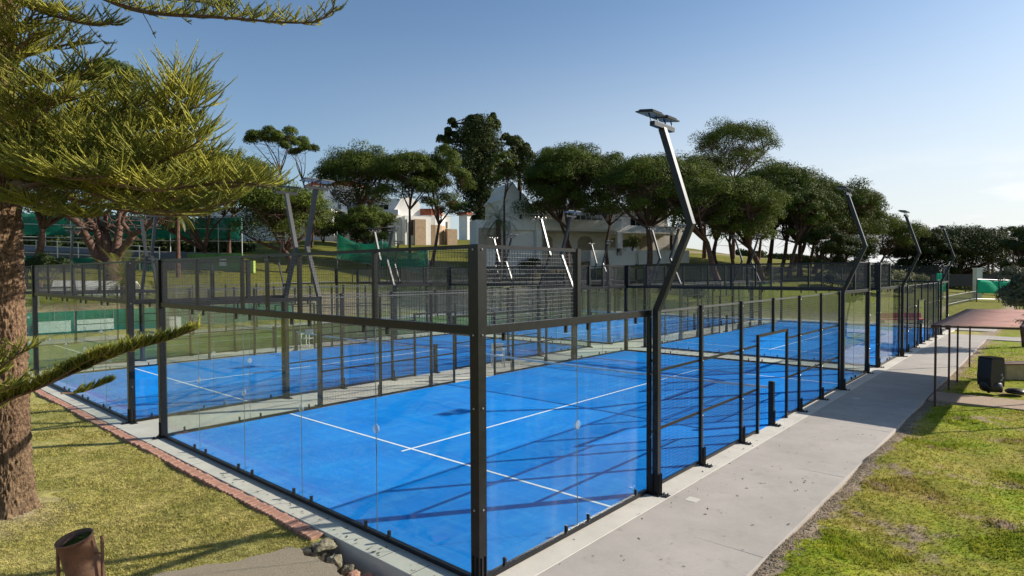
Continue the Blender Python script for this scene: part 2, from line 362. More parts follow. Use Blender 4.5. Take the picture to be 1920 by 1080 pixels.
def axis_coords(segs):
    out = []
    for a, b, st in segs: out.append(np.arange(a, b, st))
    return np.concatenate(out+[[segs[-1][1]]])
gx = axis_coords([(-3000, -400, 200), (-400, -140, 20), (-140, -36, 2.5), (-36, -10, .8), (-10, 9, .12), (9, 30, 1), (30, 140, 6), (140, 400, 26), (400, 3000, 200)])
gy = axis_coords([(-3000, -400, 200), (-400, -60, 30), (-60, -8, 2), (-8, 14, .12), (14, 44, .6), (44, 130, 2), (130, 400, 20), (400, 3000, 200)])
X, Y = np.meshgrid(gx, gy); Z = ground_z(X, Y)
nx, ny = len(gx), len(gy)
idx = np.arange(nx*ny).reshape(ny, nx)
F = np.stack([idx[:-1, :-1], idx[:-1, 1:], idx[1:, 1:], idx[1:, :-1]], -1).reshape(-1, 4)

def grass_nodes(name, blades):
    """lawn colour from position: olive left of the courts, fresher green to the right, bare soil along the path"""
    m, t, b = new_mat(name); n = t.nodes; l = t.links.new
    def N(k, **kw):
        o = n.new(k)
        for a, v in kw.items(): setattr(o, a, v)
        return o
    co = N('ShaderNodeTexCoord'); P = co.outputs['Object']
    def noise_(sc_, det=6, ro=.6):
        o = N('ShaderNodeTexNoise'); o.inputs['Scale'].default_value = sc_; o.inputs['Detail'].default_value = det; o.inputs['Roughness'].default_value = ro
        l(P, o.inputs[0]); return o.outputs[0]
    def mr(v, a, b_, c=0., d=1.):
        o = N('ShaderNodeMapRange'); l(v, o.inputs[0]); o.inputs[1].default_value = a; o.inputs[2].default_value = b_; o.inputs[3].default_value = c; o.inputs[4].default_value = d
        return o.outputs[0]
    def mix(f, a, b_):
        o = N('ShaderNodeMix', data_type='RGBA')
        if isinstance(f, float): o.inputs[0].default_value = f
        else: l(f, o.inputs[0])
        for k, v in ((6, a), (7, b_)):
            if isinstance(v, tuple): o.inputs[k].default_value = (*v, 1)
            else: l(v, o.inputs[k])
        return o.outputs[2]
    def mth(op, a, b_):
        o = N('ShaderNodeMath', operation=op)
        for k, v in ((0, a), (1, b_)):
            if isinstance(v, (int, float)): o.inputs[k].default_value = v
            else: l(v, o.inputs[k])
        return o.outputs[0]
    sp = N('ShaderNodeSeparateXYZ'); l(P, sp.inputs[0]); x, y = sp.outputs[0], sp.outputs[1]
    big = noise_(.45, 5); mid = noise_(2.6, 8, .7); fine = noise_(38, 5, .7)
    olive = mix(mr(mid, .35, .65), (.33, .29, .080), (.50, .41, .155))
    olive = mix(mr(big, .5, .72, 0, .8), olive, (.185, .205, .045))
    fresh = mix(mr(mid, .38, .62), (.145, .21, .014), (.29, .30, .030))
    fresh = mix(mr(big, .42, .7), fresh, (.36, .26, .085))
    right = mr(x, 1.5, 2.2)
    g = mix(right, olive, fresh)
    far = mr(y, 40, 48); g = mix(far, g, mix(mr(mid, .4, .6), (.20, .185, .030), (.115, .125, .022)))
    farx = mr(x, -37, -40); g = mix(farx, g, mix(mr(mid, .4, .6), (.17, .16, .03), (.10, .11, .022)))
    # bare soil / gravel
    soil = mix(mr(fine, .35, .7), (.24, .175, .115), (.44, .35, .25))
    e = mth('ADD', x, mth('MULTIPLY', mr(mid, 0, 1, -1, 1), .55))
    edge = mth('MULTIPLY', mr(e, 2.62, 2.50), mr(x, 1.5, 2.1))
    patch = mth('MULTIPLY', mr(noise_(.9, 7, .6), .575, .65), right)
    tx, ty = at(-2, 9.5)
    dv = N('ShaderNodeVectorMath', operation='DISTANCE'); l(P, dv.inputs[0]); dv.inputs[1].default_value = (tx+.3, ty-.1, 0)
    tr = mr(mth('ADD', dv.outputs['Value'], mth('ADD', mth('MULTIPLY', mid, 2.6), mth('MULTIPLY', fine, .9))), 2.75, 1.75)
    hol = mth('MULTIPLY', mth('MULTIPLY', mr(x, -2.5, -2.3), mr(x, 1, .5)), mr(y, 0, -.05))
    s = mth('MAXIMUM', mth('MAXIMUM', edge, patch), mth('MAXIMUM', tr, hol))
    bank = mth('MULTIPLY', mth('MULTIPLY', mr(x, -38.4, -39), mr(x, -43.2, -42)), mr(mid, .3, .5))
    bank2 = mth('MULTIPLY', mth('MULTIPLY', mr(y, 45.3, 46), mr(y, 50, 48)), mr(mid, .35, .6))
    if not blades:
        s = mth('MAXIMUM', s, mth('MULTIPLY', mth('MAXIMUM', bank, bank2), .8))
    c = mix(s, g, soil)
    mo = N('ShaderNodeMix', data_type='RGBA', blend_type='MULTIPLY'); mo.inputs[0].default_value = 1.
    l(c, mo.inputs[6]); gr = mth('MULTIPLY', mr(fine, .3, .7, .68 if not blades else .9, 1.25), mr(noise_(9, 4), .35, .65, .72, 1.22)); 
    cc = N('ShaderNodeCombineColor')
    for k in range(3): l(gr, cc.inputs[k])
    l(cc.outputs[0], mo.inputs[7]); l(mo.outputs[2], b.inputs['Base Color'])
    b.inputs['Roughness'].default_value = .9; b.inputs['Specular IOR Level'].default_value = .05
    if blades:
        tl = N('ShaderNodeBsdfTranslucent'); l(mo.outputs[2], tl.inputs[0]); mx = N('ShaderNodeMixShader'); mx.inputs[0].default_value = .35
        l(b.outputs[0], mx.inputs[1]); l(tl.outputs[0], mx.inputs[2]); l(mx.outputs[0], n['Material Output'].inputs[0])
    else:
        bp = N('ShaderNodeBump'); bp.inputs['Strength'].default_value = .6; bp.inputs['Distance'].default_value = .02
        l(mth('ADD', fine, mth('MULTIPLY', noise_(130, 2), .5)), bp.inputs['Height']); l(bp.outputs[0], b.inputs['Normal'])
    return m
m_ground = grass_nodes('lawn_ground', False); m_blade = grass_nodes('grass_blades', True)
link('ground', np_mesh('ground', np.stack([X, Y, Z], -1).reshape(-1, 3), F, m_ground, True), kind='structure')

# grass blades near the camera
def blades(name, n, xr, yr, keep, hmin, hmax, seed, w=.006):
    r = np.random.default_rng(seed)
    x = r.uniform(*xr, n); y = r.uniform(*yr, n)
    d = np.hypot(x-CX, y-CY)
    k = keep(x, y) & (r.random(n) < np.clip(9/d, .05, 1)**1.6)
    x, y, d = x[k], y[k], d[k]; n = len(x)
    z = ground_z(x, y)-.004
    clump = .5+.5*np.sin(x*2.3+1.1*np.sin(y*1.7))*np.sin(y*2.9+1.3*np.sin(x*2.1))
    h = (hmin+(hmax-hmin)*r.random(n)*(.35+.65*clump)); a = r.uniform(0, 2*math.pi, n)
    ww = w*(1+d/14); lean = h*r.uniform(.2, .9, n); la = r.uniform(0, 2*math.pi, n)
    V = np.empty((n, 3, 3)); V[:, 0] = np.stack([x-np.cos(a)*ww, y-np.sin(a)*ww, z], 1)
    V[:, 1] = np.stack([x+np.cos(a)*ww, y+np.sin(a)*ww, z], 1)
    V[:, 2] = np.stack([x+np.cos(la)*lean, y+np.sin(la)*lean, z+h], 1)
    return link(name, np_mesh(name, V.reshape(-1, 3), np.arange(3*n).reshape(-1, 3), m_blade), kind='stuff')
_tx, _ty = at(-2, 9.5)
def keepL(x, y):
    ok = (y < -.62) & (x < -1.0) & (np.hypot(x-_tx, y-_ty) > .7+.3*np.sin(x*3.1+y*2.3)+.2*np.sin(x*8.3-y*6.1))
    ok &= ~((x > -2.42) & (y > -1.0)); f = -( -_sy*(x-CX)+_cy*(y-CY))
    ok &= ~in_asph(x, y)
    return ok
def in_asph(x, y):
    # asphalt walk: its edge runs (-3.11,-2.41) .. (-2.2,-0.8)
    e = (x+2.6)-((y+.86)*.38) + .05*np.sin(y*5)+.03*np.sin(y*13+1)
    return (e > .02) & (y < -.84)
tag(blades('lawn_grass', 420000, (-17, -1), (-7, -.6), keepL, .012, .042, 1), 'short olive green grass between the big trunk and the brick edging', 'grass')
def keepR(x, y): return (x > 2.42+.12*np.sin(y*3.1)+.06*np.sin(y*7.7)) & ~((y > 15.9) & (y < 17.6)) & ~((x > 3.6) & (y > 17) & (y < 24) & (x < 6.5) & (y < 21))
tag(blades('lawn_grass', 330000, (2.3, 13), (.5, 34), keepR, .014, .060, 2, .007), 'fresh green lawn grass to the right of the concrete path', 'grass')
def keepT(x, y): return keepR(x, y) & (np.sin(x*2.1+1.2)*np.sin(y*1.9+.4)+.4*np.sin(x*5.3)*np.sin(y*4.7) > .55)
tag(blades('grass_tuft', 150000, (2.45, 9), (1, 16), keepT, .03, .10, 3, .007), 'taller green tufts growing in the lawn along the path edge', 'grass')

# ------------------------------------------------------------------ paving
s = MB(); s.box((-38.2, -.40, -.5), (.38, 42.2, 0)); s.build('court_plinth', m_conc, kind='structure', bevel=.008)
m = MB()
for xx in (-.8, -1.45, -3.1, -5.0, -7.4, -9.9, -12.6, -15.4, -18.5):
    m.box((xx-.005, -.398, -.0), (xx+.005, -.07, .0025))
m.build('slab_joint', mat('slab_joint_grey', (.16, .155, .15), .95), bpy.data.objects['court_plinth'])  # dark grey joint lines across the concrete strip
path = MB(); path.prism([(.384, 0), (.384, -.3), (2.32, -.3), (2.32, -.012), (2.30, -.006)], -6, 39)
po = path.build('path', m_path, kind='structure'); 
MB().box((-38.2, 42.204, -.3), (2.32, 45.2, -.012)).build('path', m_path, kind='structure')
MB().box((2.324, 36.6, -.3), (26, 38.9, -.014)).build('path', m_path, kind='structure')
MB().box((2.36, 16.0, -.2), (14, 17.5, .0)).build('brown_pavement', m_asph, kind='structure')
j = MB()
for yy in (2.9, 7.0, 11.1, 15.3, 19.6, 24, 28.4): j.box((.39, yy-.004, -.01), (2.29, yy+.004, -.003))
j.build('expansion_joint', mat('joint_grey', (.24, .235, .22), .95), po)
tag(MB().box((.62, 4.1, -.02), (.80, 4.3, .003)).build('junction_cover', m_conc), 'small square white cover plate set flush in the path beside the second post', 'cover plate')
tag(MB().box((.70, 14.7, -.02), (.88, 14.88, .003)).build('junction_cover', m_conc), 'small white cover plate in the path in the shade of the canopy', 'cover plate')
# asphalt walk (near left)
out = []
for k in range(64):
    yy = -7+k*.096; out.append((-2.6+(yy+.86)*.38-.05*math.sin(yy*5)-.03*math.sin(yy*13+1), yy))
for k in range(1, 60):
    xx = -2.6+k*.1; out.append((xx, -.86+.045*math.sin(xx*6.1)+.03*math.sin(xx*17)-.012*k*.3))
out += [(3.4, -7)]
nA = len(out); aw = MB(); aw.v = [(x_, y_, -.028) for x_, y_ in out]+[(x_+(.0 if q_ > 64 else -.03), y_, -.32 if q_ > 64 else -.06) for q_, (x_, y_) in enumerate(out)]
aw.f = [tuple(range(nA))]+[(q_, (q_+1) % nA, nA+(q_+1) % nA, nA+q_) for q_ in range(nA)]
aw.build('asphalt_walk', m_asph, kind='structure')
# brick edging, brick by brick
be = empty('brick_edging', (-10, -.5, 0), label='row of worn terracotta bricks edging the lawn along the pale concrete strip', cat='brick edging')
br = MB().cbox((0, 0, 0), (.052, .105, .04)); bme = [MB().cbox((0, 0, 0), (.050+.002*k, .105-.004*k, .04)).mesh('brick', m_brick, .006+.003*k) for k in range(3)]
x = -2.75; k = 0
while x > -19.5:
    o = link('brick', bme[k % 3], be); yo = -.508 + .012*math.sin(x*1.1)+rnd.uniform(-.012, .012)
    o.location = (x+10, yo+.5, -.046+rnd.uniform(-.010, .005)); o.rotation_euler = (rnd.uniform(-.05, .05), rnd.uniform(-.05, .05), rnd.uniform(-.06, .06))
    x -= .113; k += 1
# rubble by the corner
def rock(name, c, rx, ry, rz_, seed, m, **k):
    import bmesh
    bm = bmesh.new(); bmesh.ops.create_icosphere(bm, subdivisions=3, radius=1)
    for v in bm.verts:
        n_ = mnoise.noise(v.co*1.3+Vector((seed*3.1, 0, 0)))*.5+mnoise.noise(v.co*3.5+Vector((seed, 5, 0)))*.2
        q = v.co*(1+n_); v.co = Vector((round(q.x*3)/3*.35+q.x*.65, q.y, q.z))
        v.co = Vector((v.co.x*rx, v.co.y*ry, v.co.z*rz_))
    me = bpy.data.meshes.new(name); bm.to_mesh(me); bm.free(); me.materials.append(m)
    o = link(name, me, loc=c, **k); o.rotation_euler = (0, 0, seed*1.3); return o
rock('broken_kerb_stone', (-2.36, -.62, -.02), .16, .10, .07, 1, m_rubble, label='pale broken kerb stone lying at the end of the brick edging', cat='stone')
rock('stone', (-2.02, -.68, -.13), .13, .10, .09, 2, m_rubble, label='rough buff stone in the washed out gap between asphalt and plinth, upper one', cat='stone')
rock('stone', (-1.76, -.62, -.17), .10, .08, .07, 3, m_rubble, label='small buff stone in the middle of the washed out gap', cat='stone')
rock('brick_fragment', (-1.50, -.74, -.12), .11, .07, .055, 4, m_brick, label='broken orange brick piece in the gap, nearest the bottom edge', cat='brick')
rock('brick_fragment', (-1.42, -.56, -.19), .10, .07, .06, 5, m_brick, label='broken orange brick piece lying against the concrete plinth', cat='brick')
r = np.random.default_rng(44); V = []; F = []
for i in range(260):
    c_ = Vector((r.uniform(-2.45, -.8), r.uniform(-.86, -.44), 0)); c_.z = gz(c_.x, c_.y)+.01; q = r.uniform(.012, .05); b0 = len(V)
    for a_ in range(8): V.append((c_.x+q*r.uniform(.6, 1)*(1 if a_ & 1 else -1), c_.y+q*r.uniform(.5, .9)*(1 if a_ & 2 else -1), c_.z+q*r.uniform(.3, .7)*(1 if a_ & 4 else -1)))
    F += [(b0+a_, b0+b_, b0+c2, b0+d2) for a_, b_, c2, d2 in ((0, 1, 3, 2), (4, 5, 7, 6), (0, 1, 5, 4), (2, 3, 7, 6), (0, 2, 6, 4), (1, 3, 7, 5))]
link('rubble', np_mesh('rubble', V, F, m_rubble), label='small broken stones and soil filling the gap between the asphalt and the plinth', cat='rubble', kind='stuff')
# loose litter on path and strip: dry leaves
r = np.random.default_rng(5); n = 250
lx = np.where(r.random(n) < .72, r.uniform(.1, 2.2, n), 0); ly = np.where(lx > 0, r.uniform(-2, 15, n), 0)
k_ = lx == 0; lx[k_] = r.uniform(-6.5, -.3, k_.sum()); ly[k_] = r.uniform(-.38, -.1, k_.sum())
V = []; Fq = []
for i in range(n):
    a = r.uniform(0, 6.28); s_ = r.uniform(.010, .026); c, t = math.cos(a), math.sin(a)
    pts4 = [(-1.3, 0, .004), (0, -.6, .008), (1.3, 0, .014), (0, .6, .006)]
    z0 = .002 if lx[i] < .38 else -.004
    for px, py, pz in pts4: V.append((lx[i]+(px*c-py*t)*s_, ly[i]+(px*t+py*c)*s_, z0+pz))
    b0 = 4*i; Fq += [(b0, b0+1, b0+2), (b0, b0+2, b0+3)]
link('fallen_leaves', np_mesh('fallen_leaves', V, Fq, m_leaf), label='small dry brown leaves scattered over the path and the concrete strip', cat='leaves', kind='stuff')
# gravel crumbs along path edge
r = np.random.default_rng(8); n = 2600
gxp = 2.36+np.abs(r.normal(0, .09, n)); gyp = r.uniform(.5, 16, n); sz = r.uniform(.006, .02, n)
o8 = np.array([(1, 0, 0), (-.5, .9, 0), (-.5, -.9, 0), (0, 0, 1.1)])
V = np.stack([gxp, gyp, ground_z(gxp, gyp)+.002], 1)[:, None, :]+o8[None]*sz[:, None, None]
Fq = (np.arange(n)[:, None, None]*4+np.array([(0, 1, 3), (1, 2, 3), (2, 0, 3)])[None]).reshape(-1, 3)
link('gravel', np_mesh('gravel', V.reshape(-1, 3), Fq, m_rubble), label='loose brown gravel along the right edge of the concrete path', cat='gravel', kind='stuff')

# ------------------------------------------------------------------ court surfaces
COURTS = {'A': (0, 0, m_blue), 'B': (-12.1, 0, m_blue), 'E': (-24.2, 0, m_green), 'C': (0, 21.8, m_blue), 'D': (-12.1, 21.8, m_blue), 'F': (-24.2, 21.8, m_green)}
for key, (ox, oy, tm) in COURTS.items():
    cs = MB().box((-9.96, .04, -.01), (-.04, 19.96, .010)).build('court_surface', tm, loc=(ox, oy, 0), kind='structure')
    for yy in (3.05, 16.95): MB().box((-9.95, yy-.028, .011), (-.05, yy+.028, .0135)).build('court_line', m_line, cs)
    MB().box((-5.028, 2.80, .012), (-4.972, 17.2, .0145)).build('court_line', m_line, cs)

# ------------------------------------------------------------------ enclosure
def wire_panel(w, h, sp=.05, t=.0026):
    """welded mesh in the local x-z plane"""
    V = []; F = []
    def pr(p, q, a, b):
        i = len(V)
        for e in (p, q):
            for k in range(3):
                ang = 2*math.pi*k/3; V.append(tuple(e[c]+(a[c]*math.cos(ang)+b[c]*math.sin(ang))*t for c in range(3)))
        for k in range(3): F.append((i+k, i+(k+1) % 3, i+3+(k+1) % 3, i+3+k))
    nxw = int(w/sp); nzw = int(h/sp)
    for k in range(nxw+1): x_ = min(w, k*w/nxw); pr((x_, 0, 0), (x_, 0, h), (1, 0, 0), (0, 1, 0))
    for k in range(nzw+1): z_ = min(h, k*h/nzw); pr((0, .0038, z_), (w, .0038, z_), (0, 0, 1), (0, 1, 0))
    return np_mesh('wire_mesh', V, F, m_wire)
_wp = {}
def put_wire(root, w, h, loc, rz):
    kk = (round(w, 2), round(h, 2))
    if kk not in _wp: _wp[kk] = wire_panel(w, h)
    o = link('wire_mesh', _wp[kk], root, loc, kind='stuff'); o.rotation_euler = (0, 0, rz); return o
ENC = empty('padel_court_enclosure')
g_me = MB().box((-.996, -.006, .07), (.996, .006, 2.955)).mesh('glass_panel', m_glass)
clip_me = MB().cbox((0, 0, 0), (.017, .022, .06)).mesh('glass_clip', m_metal, .003)
disc_me = MB().lathe([(0, -.012), (.028, -.012), (.030, -.016), (.052, -.016), (.062, -.012), (.062, .012), (.052, .016), (.030, .016), (.028, .012), (0, .012)], 20)
m_disc, _t, _b = new_mat('clear_plastic_boss'); _b.inputs['Base Color'].default_value = (.5, .55, .6, 1); _b.inputs['Roughness'].default_value = .12; _b.inputs['Alpha'].default_value = .30; _b.inputs['Specular IOR Level'].default_value = 1
disc_me = disc_me.mesh('glass_connector', m_disc)
H = math.pi/2
def wall_glass(cx, cy, rz):
    o = link('glass_panel', g_me, ENC, (cx, cy, 0)); o.rotation_euler = (0, 0, rz)
seam_me = MB().box((-.0035, -.0045, .07), (.0035, .0045, 2.955)).mesh('seam_strip', m_seam)
def seam(cx, cy, rz, disc=True):
    o = link('seam_strip', seam_me, ENC, (cx, cy, 0)); o.rotation_euler = (0, 0, rz)
    if disc:
        o = link('glass_connector', disc_me, ENC, (cx, cy, 1.52)); o.rotation_euler = (H, 0, rz)
    dx, dy = math.cos(rz), math.sin(rz)
    for s_ in (-.27, .27):
        for z_ in (.10, 2.915):
            o = link('glass_clip', clip_me, ENC, (cx+dx*s_, cy+dy*s_, z_)); o.rotation_euler = (0, 0, rz)
post_me = MB().box((-.07, -.07, 0), (.07, .07, 4.02)).mesh('corner_post', m_metal, .006)
def fin(dx, dy):
    """gusset fin, base plate and bolts at a post foot, pointing away from the court"""
    f = MB(); a = Vector((dx, dy, 0)); b = Vector((-dy, dx, 0))*.006
    for sgn in (-1, 1):
        q = b*sgn*5.5
        f.bar(a*.045+q+Vector((0, 0, .18)), a*.085+q+Vector((0, 0, .18)), .008, .34)
    f.bar(a*.0+Vector((0, 0, .008)), a*.22+Vector((0, 0, .008)), .13, .012)
    for s_ in (.12, .19): f.cyl(tuple(a*s_+b*6+Vector((0, 0, .014))), tuple(a*s_+b*6+Vector((0, 0, .045))), .011, 6)
    for s_ in (.12, .19): f.cyl(tuple(a*s_-b*6+Vector((0, 0, .014))), tuple(a*s_-b*6+Vector((0, 0, .045))), .011, 6)
    return f.mesh('foot_bracket', m_metal)
foots = {}
def foot(parent, dx, dy):
    if (dx, dy) not in foots: foots[(dx, dy)] = fin(dx, dy)
    link('foot_bracket', foots[(dx, dy)], parent)
bolt_me = MB().lathe([(0, -.006), (.012, -.006), (.012, .008), (.006, .013), (0, .013)], 8).mesh('bolt', m_galv)
def bolt(parent, x_, y_, z_, ax):
    o = link('bolt', bolt_me, parent, (x_, y_, z_)); o.rotation_euler = {'x': (0, H, 0), '-y': (H, 0, 0), '-x': (0, -H, 0), 'y': (-H, 0, 0)}[ax]
for (px, py) in ((0, 0), (-10, 0), (0, 20), (-10, 20)):
    p = link('corner_post', post_me, ENC, (px, py, 0)); sx = 1 if px == 0 else -1; sy = -1 if py == 0 else 1
    foot(p, sx, 0); foot(p, 0, sy)
    for z_ in (.9, 2.1, 2.96, 3.96):
        bolt(p, sx*.072, 0, z_, 'x' if sx > 0 else '-x'); bolt(p, 0, sy*.072, z_, '-y' if sy < 0 else 'y')
rail = lambda w, h: MB
for wy, so in ((0, -1), (20, 1)):
    for k in range(5): wall_glass(-9+2*k, wy, 0)
    for k in range(4): seam(-8+2*k, wy, 0)
    MB().box((-9.93, wy-.045, 2.955), (-.07, wy+.045, 3.06)).build('crossbeam', m_metal, ENC, bevel=.004)
    MB().box((-9.93, wy-.03, .012), (-.07, wy+.03, .07)).build('base_channel', m_metal, ENC)
    MB().box((-9.93, wy-.025, 3.975), (-.07, wy+.025, 4.02)).build('top_rail', m_metal, ENC)
    for k in range(1, 5):
        MB().box((-10+2*k-.03, wy-.028, 3.06), (-10+2*k+.03, wy+.028, 3.975)).build('mesh_upright', m_metal, ENC)
    for x_ in (-.10, -9.90): MB().box((x_-.03, wy-.026, 3.06), (x_+.03, wy+.026, 3.975)).build('mesh_upright', m_metal, ENC)
    MB().box((-5.06, wy+so*.03-.012, 3.06), (-4.95, wy+so*.03+.012, 3.985)).build('joining_plate', m_metal, ENC)
    jp = bpy.data.objects[-1] if False else None
    for k in range(5): put_wire(ENC, 1.94, .92, (-9.97+2*k, wy, 3.06), 0)
plate = [o for o in col.objects if o.name.startswith('joining_plate')]
for o in plate:
    yb = -.045 if o.data.vertices[0].co.y < 5 else 20.045
    for z_ in (3.1, 3.52, 3.93):
        for xx in (-5.04, -4.97): bolt(o, xx, yb, z_, '-y' if yb < 5 else 'y')
spost_me = MB().box((-.03, -.04, 0), (.03, .04, 3.06)).mesh('mesh_post', m_metal, .004)
for wx, so in ((0, 1), (-10, -1)):
    for y0, yc in ((0, 2), (20, 18)):
        ys = 1 if y0 == 0 else -1
        for k in range(2): wall_glass(wx, y0+ys*(1+2*k), H)
        seam(wx, y0+ys*2, H)
        for d_ in (.45, 3.62):
            for z_ in (.10, 2.915):
                o = link('glass_clip', clip_me, ENC, (wx, y0+ys*d_, z_)); o.rotation_euler = (0, 0, H)
        ya, yb = sorted((y0+ys*.07, y0+ys*3.96))
        MB().box((wx-.045, ya, 2.955), (wx+.045, yb, 3.06)).build('crossbeam', m_metal, ENC, bevel=.004)
        MB().box((wx-.03, ya, .012), (wx+.03, yb, .07)).build('base_channel', m_metal, ENC)
        yt = sorted((y0+ys*.07, y0+ys*2))
        MB().box((wx-.025, yt[0], 3.975), (wx+.025, yt[1], 4.02)).build('top_rail', m_metal, ENC)
        MB().box((wx-.04, y0+ys*2-.04, 3.06), (wx+.04, y0+ys*2+.04, 4.02)).build('mesh_upright', m_metal, ENC)
        MB().box((wx-.026, y0+ys*.10-.03, 3.06), (wx+.026, y0+ys*.10+.03, 3.975)).build('mesh_upright', m_metal, ENC)
        put_wire(ENC, 1.9, .92, (wx, min(y0+ys*.05, y0+ys*1.95), 3.06), H)
    for yy in (4, 6, 8, 12, 14, 16):
        p = link('mesh_post', spost_me, ENC, (wx+so*.035, yy, 0)); foot(p, so, 0)
        for z_ in (.95, 2.0, 2.95): bolt(p, so*.032, 0, z_, 'x' if so > 0 else '-x')
    for yy in (9, 11): MB().box((wx-.0, yy-.03, 0), (wx+so*.06, yy+.03, 2.25)).build('door_jamb', m_metal, ENC)
    MB().box((wx, 9.97, 2.25), (wx+so*.06, 10.03, 3.06)).build('mesh_stub_post', m_metal, ENC)
    MB().box((min(wx, wx+so*.05), 9.03, 2.19), (max(wx, wx+so*.05), 10.97, 2.25)).build('door_header', m_metal, ENC)
    MB().box((wx-.018, 4.03, 3.0), (wx+.018, 15.97, 3.035)).build('top_rail', m_wire, ENC)
    for a_, b_ in ((4.04, 8.97), (11.03, 15.96)):
        for z_ in (1.0, 2.0): MB().box((wx-.018, a_, z_-.02), (wx+.018, b_, z_+.02)).build('mid_rail', m_metal, ENC)
        MB().box((wx-.02, a_, .03), (wx+.02, b_, .075)).build('base_rail', m_metal, ENC)
    for a_, b_, z0, z1 in ((4, 6, .07, 3.0), (6, 8, .07, 3.0), (8, 9, .07, 3.0), (9, 11, 2.25, 3.0), (11, 12, .07, 3.0), (12, 14, .07, 3.0), (14, 16, .07, 3.0)):
        put_wire(ENC, b_-a_-.06, z1-z0, (wx, a_+.03, z0), H)

# ------------------------------------------------------------------ net
NET = empty('padel_net')
V = []; F = []
def prn(p, q, t=.0016):
    i = len(V); d = (Vector(q)-Vector(p)).normalized(); a = d.cross(Vector((0, 1, 0))).normalized()
    b = d.cross(a)
    for e in (p, q):
        for k in range(3):
            g_ = a*math.cos(2.09*k)+b*math.sin(2.09*k); V.append(tuple(Vector(e)+g_*t))
    for k in range(3): F.append((i+k, i+(k+1) % 3, i+3+(k+1) % 3, i+3+k))
sag = lambda x_: .92-.045*(1-((x_+5)/5)**2)
for k in range(1, 220): x_ = -9.9+k*9.8/220; prn((x_, 10, .03), (x_, 10, sag(x_)-.05))
for k in range(19):
    for s_ in range(10):
        xa = -9.9+s_*.98; xb = xa+.98; fa = .03+k/19*(sag(xa)-.08); fb = .03+k/19*(sag(xb)-.08); prn((xa, 10, fa), (xb, 10, fb))
link('net_mesh', np_mesh('net_mesh', V, F, m_net), NET, kind='stuff')
tp = MB(); 
for s_ in range(12):
    xa = -9.92+s_*.82; xb = xa+.82; tp.bar((xa, 10, sag(xa)-.025), (xb, 10, sag(xb)-.025), .014, .055)
tp.build('net_tape', m_tape, NET)
for px in (-10, 0):
    so = 1 if px == 0 else -1
    p = MB().box((px-.06, 9.94, 0), (px+.06, 10.06, 1.05)).build('net_post', m_metal, NET, bevel=.005)
    f = fin(so, 0); link('foot_bracket', f, p, (px, 10, 0))

# ------------------------------------------------------------------ lamp masts
def mast(s):
    root = empty('floodlight_mast')
    pt = [(0, 0, 0), (0, 0, 3.05), (s*.60, 0, 4.45), (s*.10, 0, 6.02)]
    V = []; F = []; w = .052
    dirs = []
    for k, p in enumerate(pt):
        a = Vector(pt[min(k+1, 3)])-Vector(pt[k]) if k < 3 else Vector(pt[3])-Vector(pt[2])
        b = Vector(pt[k])-Vector(pt[k-1]) if k else a
        d = (a.normalized()+b.normalized()).normalized(); x_ = d.cross(Vector((0, 1, 0))).normalized()*w
        y_ = Vector((0, w, 0)); P = Vector(p)
        V += [tuple(P-x_-y_), tuple(P+x_-y_), tuple(P+x_+y_), tuple(P-x_+y_)]
    mb = MB(); mb.v = V
    for k in range(3):
        for j_ in range(4): mb.f.append((k*4+j_, k*4+(j_+1) % 4, k*4+4+(j_+1) % 4, k*4+4+j_))
    mb.f += [(3, 2, 1, 0), (12, 13, 14, 15)]
    p = mb.build('pole', m_pole, root)
    link('foot_bracket', fin(s, 0), p)
    MB().box((-.12*s if s > 0 else 0, -.03, 2.2), (0 if s > 0 else .12, .03, 2.24)).build('tie_bracket', m_metal, root)
    tz = 6.02
    cb = MB(); cb.cbox((s*.10, 0, tz+.03), (.045, .34, .035)); cb.build('crossbar', m_pole, root)
    for c_ in (-.33, .17):
        fl = MB(); A = Vector((s*.02, c_+.08, tz+.22)); tilt = -R(8)*s
        def tr_(x_, y_, z_): return (A.x+x_*math.cos(tilt)-z_*math.sin(tilt), A.y+y_, A.z+x_*math.sin(tilt)+z_*math.cos(tilt))
        for (x0, x1, y0, y1, z0, z1) in ((-.16, .16, -.20, .20, -.020, .0), (-.13, .13, -.17, .17, .0, .018)):
            i = len(fl.v); t_ = MB().box((x0, y0, z0), (x1, y1, z1)); fl.v += [tr_(*q) for q in t_.v]; fl.f += [tuple(i+k for k in f_) for f_ in t_.f]
        for k in range(7):
            i = len(fl.v); t_ = MB().box((-.12, -.15+k*.05-.004, .018), (.12, -.15+k*.05+.004, .034)); fl.v += [tr_(*q) for q in t_.v]; fl.f += [tuple(i+k2 for k2 in f_) for f_ in t_.f]
        fo = fl.build('floodlight', m_metal, root)
        i = 0; t_ = MB().box((-.14, -.18, -.026), (.14, .18, -.0205)); t_.v = [tr_(*q) for q in t_.v]; t_.build('lens', m_lens, fo)
        for e_ in (-.12, .12): MB().bar((s*.10, c_+.08+e_, tz+.06), (s*.05, c_+.08+e_, tz+.20), .03, .012).build('lamp_bracket', m_metal, fo)
    return root
m_pole = mat('grey_coated_pole', (.019, .020, .022), .33, 0, .2, 4, spec=.26)
m_lens = mat('lamp_lens', (.35, .37, .38), .15, 0, .1, 3, spec=.8)
MP, MN = mast(1), mast(-1)

